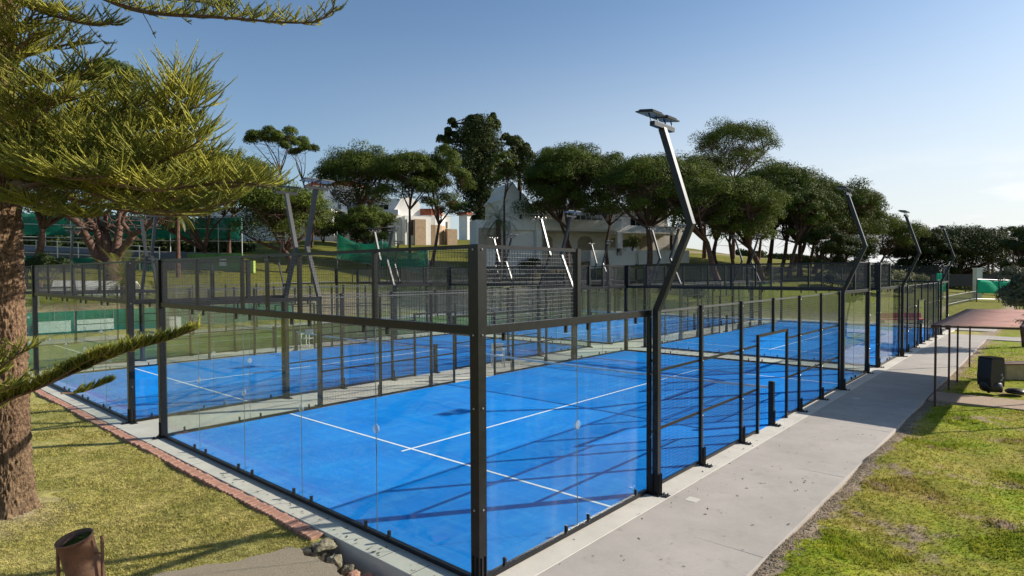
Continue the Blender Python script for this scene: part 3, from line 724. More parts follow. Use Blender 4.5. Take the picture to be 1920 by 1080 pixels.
# copies
NAMES = {'A': 'the nearest blue court', 'B': 'front row middle blue court', 'E': 'the front green court',
         'C': 'back row right blue court', 'D': 'back row middle blue court', 'F': 'the back row green court'}
ENCL = {'A': 'dark steel and glass enclosure round the nearest blue padel court, big corner post in front',
        'B': 'glass and mesh enclosure round the second blue court, left of the nearest',
        'E': 'glass and mesh enclosure round the green court at far left, front row',
        'C': 'glass and mesh enclosure round the right hand blue court of the back row',
        'D': 'glass and mesh enclosure round the middle blue court of the back row',
        'F': 'glass and mesh enclosure round the green court of the back row, left side'}
NETL = {'A': 'net with white tape across the nearest blue court', 'B': 'net with white tape across the second blue court from the right, front row',
        'E': 'net with white tape across the green court at far left', 'C': 'net across the right hand blue court of the back row',
        'D': 'net across the middle blue court of the back row', 'F': 'net across the green court of the back row'}
kids = {}
for c in bpy.data.objects:
    if c.parent: kids.setdefault(c.parent.name, []).append(c)
first = {id(ENC): 1, id(NET): 1, id(MP): 1, id(MN): 1}
def place(o, loc, **k):
    c = o if first.pop(id(o), None) else copy_tree(o, None, kids)
    c.location = loc; return tag(c, **k)
for key, (ox, oy, _) in COURTS.items():
    place(ENC, (ox, oy, 0), label=ENCL[key], cat='court enclosure', group='padel court enclosures')
    place(NET, (ox, oy, .01), label=NETL[key], cat='net', group='nets across the padel courts')
for key, (ox, oy, _) in COURTS.items():
    for s, px, side in ((1, .145, 'right'), (-1, -10.145, 'left')):
        for yy, en in ((4.05, 'near'), (15.95, 'far')):
            place(MP if s == 1 else MN, (ox+px, oy+yy, 0), label=f'kinked grey lamp mast, {en} one, {side} side of {NAMES[key]}', cat='floodlight', group='floodlight masts of the padel courts')

#__PART2__
# ------------------------------------------------------------------ big trunk and foliage (near left)
def curve(pts, n):
    """Catmull-Rom through pts"""
    P = [Vector(p) for p in pts]; P = [P[0]*2-P[1]]+P+[P[-1]*2-P[-2]]; out = []
    for i in range(1, len(P)-2):
        for k in range(n):
            t = k/n; a, b, c, d = P[i-1], P[i], P[i+1], P[i+2]
            out.append(.5*((2*b)+(c-a)*t+(2*a-5*b+4*c-d)*t*t+(3*b-a-3*c+d)*t**3))
    out.append(P[-2]); return out
AR = empty('norfolk_pine', (*at(3, 9.4), 0), label='big rough barked pine trunk at the left edge with yellow green rope like foliage', cat='tree')
ax_, ay_ = AR.location.x, AR.location.y
NT, NR = 220, 330
th = np.linspace(0, 2*math.pi, NT, endpoint=False); V = []
for j in range(NR):
    z = -.25+j*8.2/(NR-1); base = .325-.012*max(z, 0)+.09*math.exp(-max(z, 0)/.3)
    for i in range(NT):
        c, s = math.cos(th[i]), math.sin(th[i])
        p = Vector((c*2.6, s*2.6, z*1.15))
        q = Vector((c*9.5+mnoise.noise(p*2)*1.3, s*9.5+mnoise.noise(p*2+Vector((9, 0, 0)))*1.3, z*8.0+mnoise.noise(p*3)*1.2))
        d_, _p = mnoise.voronoi(q); pl = min(1, (d_[1]-d_[0])*1.9)**.8*(.65+.6*mnoise.noise(q*.9))
        rr = base*(1+.03*mnoise.noise(p*.7))+.046*pl-.026+.016*mnoise.noise(q*2.4)
        if z < .5: rr += .07*max(0, math.cos(th[i]*5+1))*math.exp(-max(z, 0)/.3)
        V.append((rr*c, rr*s, z))
idx = np.arange(NT*NR).reshape(NR, NT); n1 = np.roll(idx, -1, 1)
F = np.stack([idx[:-1], n1[:-1], n1[1:], idx[1:]], -1).reshape(-1, 4)
link('trunk', np_mesh('trunk', V, F, m_bark, False), AR)
def make_foliage(limbs, seed, parent, off, dens=.88):
    r = np.random.default_rng(seed); ropes = []; tw = MB()
    for (pts, r0, start, tl, rl, up) in limbs:
        C = curve(pts, 10); L_ = [0]
        for a, b in zip(C, C[1:]): L_.append(L_[-1]+(b-a).length)
        T = L_[-1]; rad = [max(.006, r0*(1-.85*l_/T)) for l_ in L_]; tw.tube(C, rad, 7)
        step = .07/dens; s_ = start*T; side = 1
        while s_ < T*1.0:
            k = max(i for i in range(len(L_)) if L_[i] <= s_); k = min(k, len(C)-2)
            f = (s_-L_[k])/max(1e-6, L_[k+1]-L_[k]); p = C[k].lerp(C[k+1], f); d = (C[k+1]-C[k]).normalized()
            q = s_/T; taper = (1.0 if q < .75 else 1.0-.55*(q-.75)/.25)
            lat = d.cross(Vector((0, 0, 1)))
            lat = (lat.normalized() if lat.length > .2 else Vector((1, 0, 0)))*side; side = -side
            le = tl*taper*r.uniform(.55, 1.15)
            if tl > 0:
                v = (lat*r.uniform(.5, 1)+d*r.uniform(.35, .9)+Vector((0, 0, r.uniform(-.15, .35)))).normalized()
                pts_ = [p]; vv = v.copy(); ns = 5
                for i in range(ns): vv = (vv+Vector((0, 0, .06))).normalized(); pts_.append(pts_[-1]+vv*le/ns)
                tw.tube(pts_, [.009, .008, .007, .006, .005, .004], 3, False)
                nrop = int(le/.034*dens)
                for i in range(nrop):
                    t = (i+.5)/nrop*ns; a = int(min(t, ns-1)); b = pts_[a].lerp(pts_[a+1], t-a)
                    dd = (pts_[a+1]-pts_[a]).normalized(); l2 = dd.cross(Vector((0, 0, 1))).normalized()*(1 if i % 2 else -1)
                    dirn = (dd*r.uniform(.5, 1.0)+l2*r.uniform(.25, .9)+Vector((0, 0, r.uniform(-.1, .5)*up))).normalized()
                    ropes.append((b, dirn, rl*r.uniform(.6, 1.15)*(1 if q < .85 else .85), up*r.uniform(.3, 1.1)))
            else:
                for i in range(2):
                    l2 = lat*(1 if i % 2 else -1)
                    dirn = (d*r.uniform(.5, .9)+l2*r.uniform(.1, .55)+Vector((0, 0, r.uniform(.5, 1.0)*up))).normalized()
                    ropes.append((p+Vector((r.normal(0, .008), r.normal(0, .008), 0)), dirn, rl*taper*r.uniform(.65, 1.1), up*r.uniform(.2, .6)))
            s_ += step*r.uniform(.7, 1.3) if tl > 0 else .024*r.uniform(.6, 1.4)
    n = len(ropes); B = np.array([tuple(q[0]) for q in ropes]); D = np.array([tuple(q[1]) for q in ropes]); Ln = np.array([q[2] for q in ropes]); U = np.array([q[3] for q in ropes])
    S = 5; pos = [B]; d = D.copy()
    for i in range(S):
        d = d+np.array([0, 0, 1.])*(U*.16)[:, None]; d /= np.linalg.norm(d, axis=1)[:, None]
        pos.append(pos[-1]+d*(Ln/S)[:, None])
    pos = np.stack(pos, 1)                       # n, S+1, 3
    tan = np.gradient(pos, axis=1); tan /= np.linalg.norm(tan, axis=2)[..., None]
    ref = np.array([.31, .52, .8]); a = np.cross(tan, ref); a /= np.linalg.norm(a, axis=2)[..., None]; b = np.cross(tan, a)
    rad = np.array([.008, .0095, .009, .008, .006, .002])
    ring = [pos+(a*math.cos(t)+b*math.sin(t))*rad[None, :, None] for t in (0, 2.094, 4.189)]
    V1 = np.stack(ring, 2).reshape(n, -1, 3)     # n, (S+1)*3
    fl = []
    for i in range(S):
        for j in range(3): q = (i*3+j, i*3+(j+1) % 3, i*3+3+(j+1) % 3, i*3+3+j); fl += [(q[0], q[1], q[2]), (q[0], q[2], q[3])]
    F1 = (np.arange(n)[:, None, None]*((S+1)*3)+np.array(fl)[None]).reshape(-1, 3)
    NN = 40; t = r.random((n, NN)); k = np.minimum((t*S).astype(int), S-1); f = t*S-k
    ii = np.arange(n)[:, None]
    c0 = pos[ii, k]*(1-f)[..., None]+pos[ii, k+1]*f[..., None]
    tg = tan[ii, k]; aa = a[ii, k]; bb = b[ii, k]; an = r.uniform(0, 6.28, (n, NN))[..., None]
    rad_ = aa*np.cos(an)+bb*np.sin(an); sd = -aa*np.sin(an)+bb*np.cos(an)
    tip = c0+rad_*.024+tg*.030; w = .0028
    V2 = np.stack([c0-sd*w+rad_*.008, c0+sd*w+rad_*.008, tip], 2).reshape(-1, 3)
    off0 = V1.reshape(-1, 3).shape[0]
    F2 = np.arange(len(V2)).reshape(-1, 3)+off0
    VV = np.concatenate([V1.reshape(-1, 3), V2])-np.array(off)
    tw.v = [(x-off[0], y-off[1], z-off[2]) for x, y, z in tw.v]
    tw.build('limb', m_twig, parent)
    link('foliage', np_mesh('foliage', VV, np.concatenate([F1, F2]), m_needle), parent, kind='stuff')
def LB(uvd, r0, start, tl, rl, up): return ([P3(*q) for q in uvd], r0, start, tl, rl, up)
AO = (ax_, ay_, 0)
make_foliage([
    LB([(20, -70, 9.4), (150, -25, 9.1), (270, 22, 8.9), (430, 36, 8.8), (560, 46, 8.7), (606, 40, 8.6), (638, 16, 8.5)], .05, .12, .34, .22, .9),
    LB([(278, 28, 8.9), (290, 50, 8.85), (300, 72, 8.8)], .006, .85, .08, .12, .4),
    LB([(165, 5, 9.0), (178, 50, 8.9), (208, 84, 8.8)], .007, .8, .12, .14, .3),
    LB([(345, 30, 8.8), (358, 42, 8.8), (368, 48, 8.8)], .005, .6, .08, .10, .5),
    LB([(10, -20, 9.4), (80, 20, 9), (170, 45, 8.8), (225, 45, 8.7)], .04, .15, .42, .26, .8),
    LB([(0, 70, 9.4), (60, 40, 8.9), (85, 15, 8.6)], .04, .1, .4, .3, .8),
    LB([(5, 40, 9.4), (90, -5, 10), (200, -15, 10.3), (340, 0, 10.4), (430, 15, 10.3)], .04, .15, .5, .25, .8)], 11, AR, AO)
make_foliage([
    LB([(0, 190, 9.4), (60, 152, 9), (120, 150, 8.7), (165, 135, 8.5), (180, 105, 8.4)], .045, .12, .42, .3, .9),
    LB([(0, 120, 9.4), (40, 95, 9.0), (75, 60, 8.6)], .04, .1, .42, .3, .9),
    LB([(0, 230, 9.4), (40, 200, 8.6), (100, 185, 8.0)], .04, .1, .45, .3, .8),
    LB([(0, 160, 9.4), (50, 110, 9.6), (110, 90, 9.8), (170, 75, 9.9)], .04, .1, .45, .3, .9),
    LB([(0, 290, 9.4), (110, 240, 10.2), (200, 190, 10.4), (300, 185, 10.4), (380, 170, 10.2)], .05, .15, .55, .34, .9)], 12, AR, AO)
make_foliage([
    LB([(20, 320, 9.4), (110, 272, 8.8), (220, 280, 8.3), (305, 268, 8.0), (328, 225, 7.9), (350, 168, 7.8)], .075, .18, .55, .46, 1.0),
    LB([(20, 320, 9.4), (90, 270, 9.3), (180, 225, 9.0), (250, 205, 8.8), (290, 185, 8.7)], .05, .15, .55, .38, .9),
    LB([(20, 330, 9.4), (140, 300, 8.3), (260, 310, 7.8), (340, 285, 7.5), (380, 262, 7.4)], .06, .18, .55, .42, .9),
    LB([(40, 300, 9.4), (60, 240, 8.3), (110, 190, 8.0), (150, 180, 7.9)], .045, .15, .5, .32, .9)], 13, AR, AO)
make_foliage([
    LB([(318, 252, 8.0), (335, 205, 7.85), (352, 165, 7.8), (358, 150, 7.8)], .02, .25, .30, .62, .8),
    LB([(328, 225, 7.9), (360, 205, 7.8), (385, 200, 7.75)], .015, .3, .28, .5, .7),
    LB([(310, 262, 8.0), (350, 255, 7.9), (395, 262, 7.85)], .015, .3, .3, .46, .7)], 17, AR, AO)
make_foliage([
    LB([(20, 345, 9.4), (150, 325, 8.6), (280, 350, 8.2), (380, 345, 8.0), (440, 340, 7.9), (490, 345, 7.8)], .07, .2, .55, .40, .8),
    LB([(20, 350, 9.4), (120, 335, 9.6), (230, 340, 9.7), (330, 375, 9.6), (430, 365, 9.5), (470, 350, 9.5)], .06, .18, .55, .36, .7),
    LB([(20, 360, 9.4), (90, 335, 8.4), (190, 340, 7.6), (290, 355, 7.2), (350, 345, 7.1)], .055, .2, .5, .36, .7),
    LB([(30, 345, 9.4), (160, 345, 8.9), (300, 370, 8.7), (400, 355, 8.6), (460, 345, 8.6), (505, 350, 8.6)], .06, .2, .6, .42, .8),
    LB([(30, 320, 9.4), (150, 300, 8.9), (290, 315, 8.6), (370, 314, 8.5), (405, 298, 8.5)], .06, .2, .6, .42, .8),
    LB([(30, 300, 9.4), (150, 290, 9.9), (280, 290, 10.3), (350, 298, 10.4), (400, 285, 10.3)], .06, .18, .55, .38, .9),
    LB([(25, 270, 9.4), (60, 300, 8.2), (120, 330, 7.4), (200, 330, 7.0)], .05, .2, .5, .34, .7),
    LB([(25, 300, 9.4), (130, 340, 8.4), (240, 380, 7.9), (350, 395, 7.7), (440, 375, 7.6)], .05, .25, .5, .34, .6),
    LB([(25, 330, 9.4), (100, 360, 9.6), (200, 385, 9.9), (300, 400, 10), (390, 400, 10)], .045, .25, .5, .34, .5),
    LB([(25, 250, 9.4), (130, 235, 9.6), (240, 240, 9.8), (320, 235, 9.8), (365, 225, 9.7)], .05, .15, .55, .38, .9),
    LB([(20, 360, 9.4), (60, 375, 8.5), (120, 400, 8.0), (180, 405, 7.8)], .035, .2, .4, .3, .5)], 14, AR, AO)
make_foliage([
    LB([(-70, 800, 6.6), (0, 752, 6.3), (60, 728, 6.2), (150, 690, 6.1), (240, 655, 6.0), (310, 636, 5.95), (366, 615, 5.9)], .020, .08, .10, .20, 1.1),
    LB([(-70, 800, 6.62), (0, 752, 6.32), (60, 728, 6.22), (150, 690, 6.12), (240, 655, 6.02), (310, 636, 5.97), (366, 615, 5.92)], .012, .08, 0, .20, .9),
    LB([(95, 712, 6.15), (150, 680, 6.0), (205, 655, 5.9)], .012, .1, 0, .16, .7),
    LB([(110, 735, 6.2), (150, 732, 6.35), (205, 712, 6.45)], .010, .2, 0, .13, .6),
    LB([(60, 728, 6.2), (120, 690, 6.5), (190, 665, 6.6)], .012, .1, 0, .17, .7)], 15, AR, AO)
make_foliage([
    LB([(-90, 720, 6.4), (-30, 700, 6.2), (15, 672, 6.0), (35, 652, 5.95)], .03, .1, .28, .22, .7),
    LB([(-90, 770, 6.2), (-30, 740, 5.9), (20, 722, 5.8)], .03, .1, .25, .2, .5)], 16, AR, AO)

# ------------------------------------------------------------------ litter bin
bx, by = at(139, 6.5)
BN = empty('litter_bin', (bx, by, -.05), YAW, label='rusty brown round litter bin hung between two posts, full of grass clippings', cat='litter bin')
def tilt(mb, a, b, zc):
    Mx = Matrix.Rotation(a, 3, 'Y') @ Matrix.Rotation(b, 3, 'X')
    mb.v = [tuple(Mx @ (Vector(v)-Vector((0, 0, zc)))+Vector((0, 0, zc))) for v in mb.v]; return mb
t = MB(); t.sm = True
t.lathe([(0, .36), (.158, .36), (.165, .372), (.165, .60), (.166, .935), (.174, .938), (.176, .952), (.168, .958), (.158, .95), (.157, .60), (.157, .5), (0, .5)], 40)
tilt(t, R(-8), R(10), .72).build('bucket', m_rust, BN)
r = np.random.default_rng(3); n = 900
a = r.uniform(0, 6.28, n); q = .15*np.sqrt(r.random(n)); hh = .875+.035*r.random(n)+.04*np.cos(a)*q/.15
Vb = np.stack([q*np.cos(a), q*np.sin(a), hh], 1)[:, None, :]+r.normal(0, .014, (n, 3, 3))*np.array([1, 1, .6])
t2 = MB(); t2.v = [tuple(v) for v in Vb.reshape(-1, 3)]; t2.f = [(3*i, 3*i+1, 3*i+2) for i in range(n)]
t2.lathe([(0, .865), (.157, .85)], 24)
tilt(t2, R(-8), R(10), .72)
me = bpy.data.meshes.new('grass_clippings'); me.from_pydata(t2.v, [], t2.f); me.materials.append(m_pine2); link('grass_clippings', me, BN, kind='stuff')
for s_, top in ((-1, .86), (1, .95)):
    p = MB().cyl((s_*.238, 0, -.1), (s_*.238, 0, top), .017, 10); p.sm = False
    p.build('post', m_rust, BN)
    MB().cyl((s_*.155, 0, .76), (s_*.235, 0, .76), .010, 8).build('pivot', m_rust, BN)

# ------------------------------------------------------------------ maroon canopy by the path
CN = empty('canopy', (2.5, 15.2, 0), label='low maroon sheet roof canopy on thin posts beside the path', cat='canopy')
def sheet(x0, x1, y0, y1, zf, amp=.012, wl=.13, m=m_maroon):
    n = int((y1-y0)/wl*6); V = []; F = []
    for k in range(n+1):
        y_ = y0+(y1-y0)*k/n; dz = amp*math.sin(2*math.pi*(y_-y0)/wl)
        for x_ in (x0, x1):
            z_ = zf(x_, y_)+dz; V += [(x_, y_, z_), (x_, y_, z_-.006)]
    for k in range(n):
        a = k*4; b = a+4; F += [(a, a+2, b+2, b), (a+1, b+1, b+3, a+3), (a, b, b+1, a+1), (a+2, a+3, b+3, b+2)]
    return np_mesh('roof_sheet', V, F, m)
zf = lambda x_, y_: 2.20+.02*x_
for (x0, x1) in ((0, 1.92), (1.9, 2.98)):
    for (y0, y1) in ((0, 2.4), (2.38, 4.8), (4.78, 7.2), (7.18, 9.3)):
        k = rnd.uniform(0, .004)
        link('roof_sheet', sheet(x0, x1, y0, y1, lambda x_, y_: zf(x_, y_)+k+(.003 if x0 > .5 else 0), .0035, .2), CN)
for y_ in (.06, 3, 5.2, 9.2): MB().bar((0, y_, 2.155), (2.98, y_, 2.215), .05, .05).build('rafter', m_maroonp, CN)
for x_ in (.04, 2.93): MB().bar((x_, 0, 2.13+.02*x_), (x_, 9.3, 2.13+.02*x_), .05, .07).build('eaves_beam', m_maroonp, CN)
for y_ in (.06, 3.0, 5.2, 9.2):
    for x_ in (.12, 2.93): MB().cbox((x_, y_, 1.03), (.026, .026, 1.10)).build('post', m_maroonp, CN)
tag(MB().box((2.95, 20.2, 2.30), (3.2, 20.45, 2.5)).build('box', m_black), 'small dark box lying on the back edge of the maroon canopy roof', 'box') if False else None

r = np.random.default_rng(17); n = 420; yy_ = r.uniform(0, 9.2, n); xx_ = 1.9+.1*yy_*.3+r.normal(0, .10, n)+.15*np.sin(yy_*2); V = []; F = []
for i in range(n):
    a = r.uniform(0, 6.28); q = r.uniform(.02, .05); c, t = math.cos(a)*q, math.sin(a)*q; z_ = 2.215+.02*xx_[i]; b0 = len(V)
    V += [(xx_[i]-c, yy_[i]-t, z_), (xx_[i]+t*.5, yy_[i]-c*.5, z_+.02), (xx_[i]+c, yy_[i]+t, z_+.012)]; F.append((b0, b0+1, b0+2))
link('roof_litter', np_mesh('roof_litter', V, F, m_leaf), CN, kind='stuff')
# ------------------------------------------------------------------ black cart, tan box and others under the canopy
cx_, cy_ = at(1861, 18.6)
CA = empty('equipment_cart', (cx_, cy_, 0), YAW+.15, label='bulky black covered equipment cart on the brown pavement by the canopy', cat='cart')
b = MB(); b.prism([(-.46, .22), (-.50, .5), (-.44, 1.12), (-.40, 1.16), (.38, 1.16), (.43, 1.12), (.46, .5), (.44, .22)], -.38, .38); b.build('body', m_black, CA, bevel=.02)
b = MB(); b.sm = True; b.lathe([(0, .04), (.44, .04), (.54, .10), (.56, .22), (.52, .34), (.46, .36)], 20); b.v = [(x_, y_*.85, z_) for x_, y_, z_ in b.v]; b.build('skirt', m_black, CA)
b = MB(); b.box((-.42, -.40, 1.165), (.42, .40, 1.19)); b.build('lid', m_black, CA, bevel=.008)
for x_, z_ in ((.16, .62), (.24, .52), (.14, .45)):
    b = MB(); b.sm = True; b.lathe([(0, -.04), (.05, -.03), (.06, 0), (.05, .03), (0, .04)], 10, (x_, -.42, z_)); b.build('highlight_blob', m_disc, CA)  # pale blobs modelled as the white highlights on the cart front
for x_ in (-.4, .4):
    w_ = MB(); w_.tube([(x_-.03, -.2, .10), (x_+.03, -.2, .10)], .10, 14); w_.build('wheel', m_black, CA)
hd = MB().tube([(.47, -.1, .25), (.56, -.1, 1.02)], .018, 8); hd.build('handle', m_maroonp, CA)
CA.scale = (.52, .62, .9)
bx, by = at(1908, 18.4)
t = MB(); t.sm = True; t.lathe([(0, 0), (.22, 0), (.27, .04), (.25, .09), (.18, .13), (0, .14)], 20)
t.build('bag', m_black, loc=(bx, by, 0.0), label='slumped black bag on the ground to the right of the black cart', cat='bag')
bx, by = at(1918, 21.2)
PL = empty('planter_box', (bx, by, -.05), YAW, label='tan rendered low box with a wooden cap at the right edge', cat='planter')
MB().box((-.75, -.3, 0), (1.2, .3, .52)).build('body', mat('tan_render', (.42, .33, .2), .9, 0, .15, 3), PL); MB().box((-.8, -.34, .525), (1.25, .34, .56)).build('cap', m_wood, PL)
MB().box((-.04, -.36, .0), (.05, -.305, .52)).build('batten', m_wood, PL)

# ------------------------------------------------------------------ white plastic chairs
def chair(x, y, rz, label):
    c = empty('plastic_chair', (x, y, 0.002), rz, label=label, cat='chair', group='white chairs between the courts')
    MB().box((-.24, -.22, .41), (.24, .24, .44)).build('seat', m_white, c, bevel=.008)
    MB().box((-.24, .215, .58), (.24, .245, .88)).build('backrest', m_white, c, bevel=.008)
    for sx in (-1, 1):
        MB().bar((sx*.22, -.20, 0), (sx*.22, -.20, .64), .04, .04).build('leg', m_white, c)
        MB().bar((sx*.22, .27, 0), (sx*.22, .225, .86), .04, .04).build('leg', m_white, c)
        MB().bar((sx*.22, -.24, .655), (sx*.22, .26, .655), .05, .03).build('armrest', m_white, c)
chair(-11.35, 12.6, .9, 'white plastic chair on the concrete between the two front blue courts')
chair(-23.15, 11.2, .5, 'white plastic chair between the second blue court and the green court')

# ------------------------------------------------------------------ left background beyond the green court
def post_fence(p0, p1, n, hgt, name, label, cat, m, rails=(1.0,), pr=.025, zoff=None, group=None):
    root = empty(name, (p0[0], p0[1], 0), label=label, cat=cat, group=group); P0, P1 = Vector((*p0, 0)), Vector((*p1, 0)); tops = []
    for k in range(n):
        q = P0.lerp(P1, k/(n-1)); z = gz(q.x, q.y) if zoff is None else zoff; l = q-P0; tops.append((l.x, l.y, z))
        MB().cyl((l.x, l.y, z-.3), (l.x, l.y, z+hgt), pr, 6).build('post', m, root)
    for h_ in rails:
        for a, b in zip(tops, tops[1:]):
            MB().cyl((a[0], a[1], a[2]+h_), (b[0], b[1], b[2]+h_), pr*.8, 5).build('rail', m, root)
    return root, tops
m_grail = mat('grey_galvanised_rail', (.20, .205, .205), .55, 0, .1, 4)
post_fence((-42.2, -4), (-42.2, 44), 25, 1.05, 'handrail', 'grey handrail along the bank at the left of the courts', 'handrail', m_grail, (1.02, .55))
post_fence((-41, 47.2), (-12, 47.2), 15, 1.05, 'handrail', 'grey handrail along the bank behind the back row of courts', 'handrail', m_grail, (1.02, .55))
# tennis surround: low windscreen with two white banners, seen through the left glass
FW = empty('windscreen_fence', (-38.6, 0, 0), label='low green windscreen fence with white banners left of the courts', cat='fence')
def draped(p0, p1, z0, z1, m, parent, name='windscreen', sagt=.25, nseg=24, seed=1, zf_=None):
    P0, P1 = Vector((*p0, 0)), Vector((*p1, 0)); V = []; F = []; L_ = (P1-P0).length; d = (P1-P0)/L_; nrm = Vector((-d.y, d.x, 0)); r_ = random.Random(seed); rows = 5
    tops = [r_.uniform(.2, 1)*sagt for _ in range(nseg+1)]
    for k in range(nseg+1):
        q = P0.lerp(P1, k/nseg); sg = sagt*math.sin(math.pi*((k/nseg*2.0) % 1))*.9+tops[k]*.12; zb = zf_(k/nseg) if zf_ else 0
        for j in range(rows+1):
            t_ = j/rows; z_ = z0+(z1-sg-z0)*t_+zb; o_ = nrm*(.07*math.sin(k*.9+j*.6)+r_.uniform(-.02, .02)); V.append((q.x+o_.x, q.y+o_.y, z_))
    for k in range(nseg):
        for j in range(rows): a = k*(rows+1)+j; F.append((a, a+rows+1, a+rows+2, a+1))
    me = np_mesh(name, V, F, m, True); o = link(name, me, parent, kind=None)
    sm_ = o.modifiers.new('thickness', 'SOLIDIFY'); sm_.thickness = .008; return o
draped((0, -8), (0, 19), -.02, 1.55, m_wind, FW, sagt=.04, nseg=40)
for k in range(10): MB().cyl((0.03, -8+3*k, -.1), (0.03, -8+3*k, 1.65), .03, 6).build('post', m_grail, FW)
for y_ in (-4.1, -1.35, 1.35): pass
bx_ = [((-37.9), 3.9, 1.7), (-37.9, 6.0, 1.9)]
for (xx, yy, w_) in bx_: MB().box((xx+38.6-.5, yy-w_/2, .35), (xx+38.6-.45, yy+w_/2, 1.0)).build('banner', m_white, FW)
ws = empty('stepped_wall', (-45.0, 8, 0), 1.2, label='whitewashed sloping block wall beside brown steps beyond the green court', cat='wall')
MB().prism([(-3.4, .6), (3.2, .6), (3.4, 1.2), (2.2, 3.2), (-2.6, 3.3)], -.15, .15).build('wall_face', m_wall, ws)
for k in range(7): MB().box((-3.6+k*.42, -.45, .5), (-3.2+k*.42, -.16, 3.2-k*.36)).build('step', mat('brown_step', (.16, .10, .06), .9) if k == 0 else bpy.data.materials['brown_step'], ws)
MB().box((-.35, -.35, 0), (.35, .35, 1.0)).build('storage_box', m_white, loc=(-36.8, 9.8, 0), bevel=.02, label='white storage box standing beside the green windscreen fence', cat='box')
def shrub(name, u, d, w, h, label, m, seed=1, n=3500, leaf=.09, cat='shrub', z=None, group=None, stem=True, zlo=.25, zhi=.78):
    x, y = at(u, d); z = gz(x, y) if z is None else z; r_ = np.random.default_rng(seed)
    root = empty(name, (x, y, z), label=label, cat=cat, group=group)
    nc = 14; C = np.stack([r_.normal(0, .42, nc)*w/2, r_.normal(0, .42, nc)*w/2, r_.uniform(zlo, zhi, nc)*h], 1)
    C[:, :2] = np.clip(C[:, :2], -w*.36, w*.36)
    V, F = leaf_cloud(C, np.full(nc, w*.22), np.full(nc, h*.26*(1 if zlo < .3 else .5)), n, leaf, r_)
    link('foliage', np_mesh('foliage', V, F, m), root, kind='stuff')
    if stem:
        t_ = MB()
        for c in C[:6]: t_.tube([(0, 0, -.1), (c[0]*.4, c[1]*.4, c[2]*.5), tuple(c)], [.05*h/1.5, .03, .012], 5)
        t_.build('stem', m_pbark, root)
    return root
def leaf_cloud(C, rx, rz_, n, leaf, r_, up=.35, elong=2.2, shell=.26):
    ci = r_.integers(0, len(C), n); d = r_.normal(0, 1, (n, 3)); d /= np.linalg.norm(d, axis=1)[:, None]
    d[:, 2] = np.where(d[:, 2] < -.35, -d[:, 2], d[:, 2])
    rr = r_.random(n)**shell
    # bumpy lobes on each clump
    ph = ci*1.7; rr = rr*(1+.16*np.sin(d[:, 0]*7+ph)*np.sin(d[:, 1]*6+ph*2)*np.sin(d[:, 2]*7+ph))
    p = C[ci]+d*rr[:, None]*np.stack([rx[ci], rx[ci], rz_[ci]], 1)
    nv = d+r_.normal(0, .28, (n, 3)); nv /= np.linalg.norm(nv, axis=1)[:, None]
    s = np.cross(nv, r_.normal(0, 1, (n, 3))); s /= np.linalg.norm(s, axis=1)[:, None]
    o = np.cross(nv, s)+d*r_.uniform(.0, .5, (n, 1)); o /= np.linalg.norm(o, axis=1)[:, None]
    L_ = leaf*r_.uniform(.6, 1.3, n)[:, None]
    V = np.stack([p-s*L_/elong, p+s*L_/elong, p+o*L_], 1).reshape(-1, 3)
    return V, np.arange(3*n).reshape(-1, 3)
shrub('shrub', 93, 46, 3.0, 2.0, 'rounded dark green shrub on the bank at far left', m_shrub, 4, 5000, .13)

# green tennis fence and windscreens on the hillside, far left
def windfence(name, u0, d0, u1, d1, n, h, z0, z1, label, m, sagt=.3, rails=(0.9, 1.8), seed=2, mp_=None):
    a, b = at(u0, d0), at(u1, d1)
    root, tops = post_fence(a, b, n, h, name, label, 'fence', mp_ or m_white, rails, .045)
    L0 = Vector((0, 0)); L1 = Vector((b[0]-a[0], b[1]-a[1]))
    zz = [t[2] for t in tops]
    draped((0, 0), (L1.x, L1.y), z0, z1, m, root, sagt=sagt, seed=seed, zf_=lambda t: float(np.interp(t, np.linspace(0, 1, len(zz)), zz)))
    return root
windfence('tennis_fence', -60, 62, 455, 66, 12, 4.3, 1.9, 4.3, 'tall white post tennis fence with green netting behind the forked pine', m_wind, .25, (1.7, 3.0), 3)
windfence('tennis_fence', 30, 52, 300, 54, 8, 2.2, .0, .9, 'low white rail fence with green base strip on the bank, far left', m_wind, .1, (1.1, 1.7, 2.15), 4)
rd = MB(); a, b, c, d = at(-80, 55), at(440, 58), at(440, 62), at(-80, 60)
rdv = []; 
for k in range(13):
    t = k/12; p = (a[0]*(1-t)+b[0]*t, a[1]*(1-t)+b[1]*t); q = (d[0]*(1-t)+c[0]*t, d[1]*(1-t)+c[1]*t); rdv += [(*p, gz(*p)+.9), (*q, gz(*q)+.9), (*p, gz(*p)-.5)]
rd.v = rdv; rd.f = [f for k in range(12) for f in ((3*k, 3*k+3, 3*k+4, 3*k+1), (3*k, 3*k+2, 3*k+5, 3*k+3))]; rd.build('road', m_tarmac, kind='structure')
gw = empty('practice_wall', (*at(405, 57), 0), YAW, label='green painted practice wall with a small white notice beside the leaning pine', cat='wall')
zg = gz(*at(405, 57))
MB().box((-2.6, -.1, zg-1), (2.5, .1, zg+1.5)).build('wall_panel', mat('green_paint_wall', (.10, .22, .07), .85, 0, .25, 1.2), gw)
MB().box((.4, -.13, zg+.35), (1.05, -.104, zg+1.1)).build('notice', m_white, gw)
MB().box((2.9, -.25, zg-.3), (3.6, .2, zg+.8)).build('green_box', mat('lime_paint', (.30, .40, .08), .7), gw)
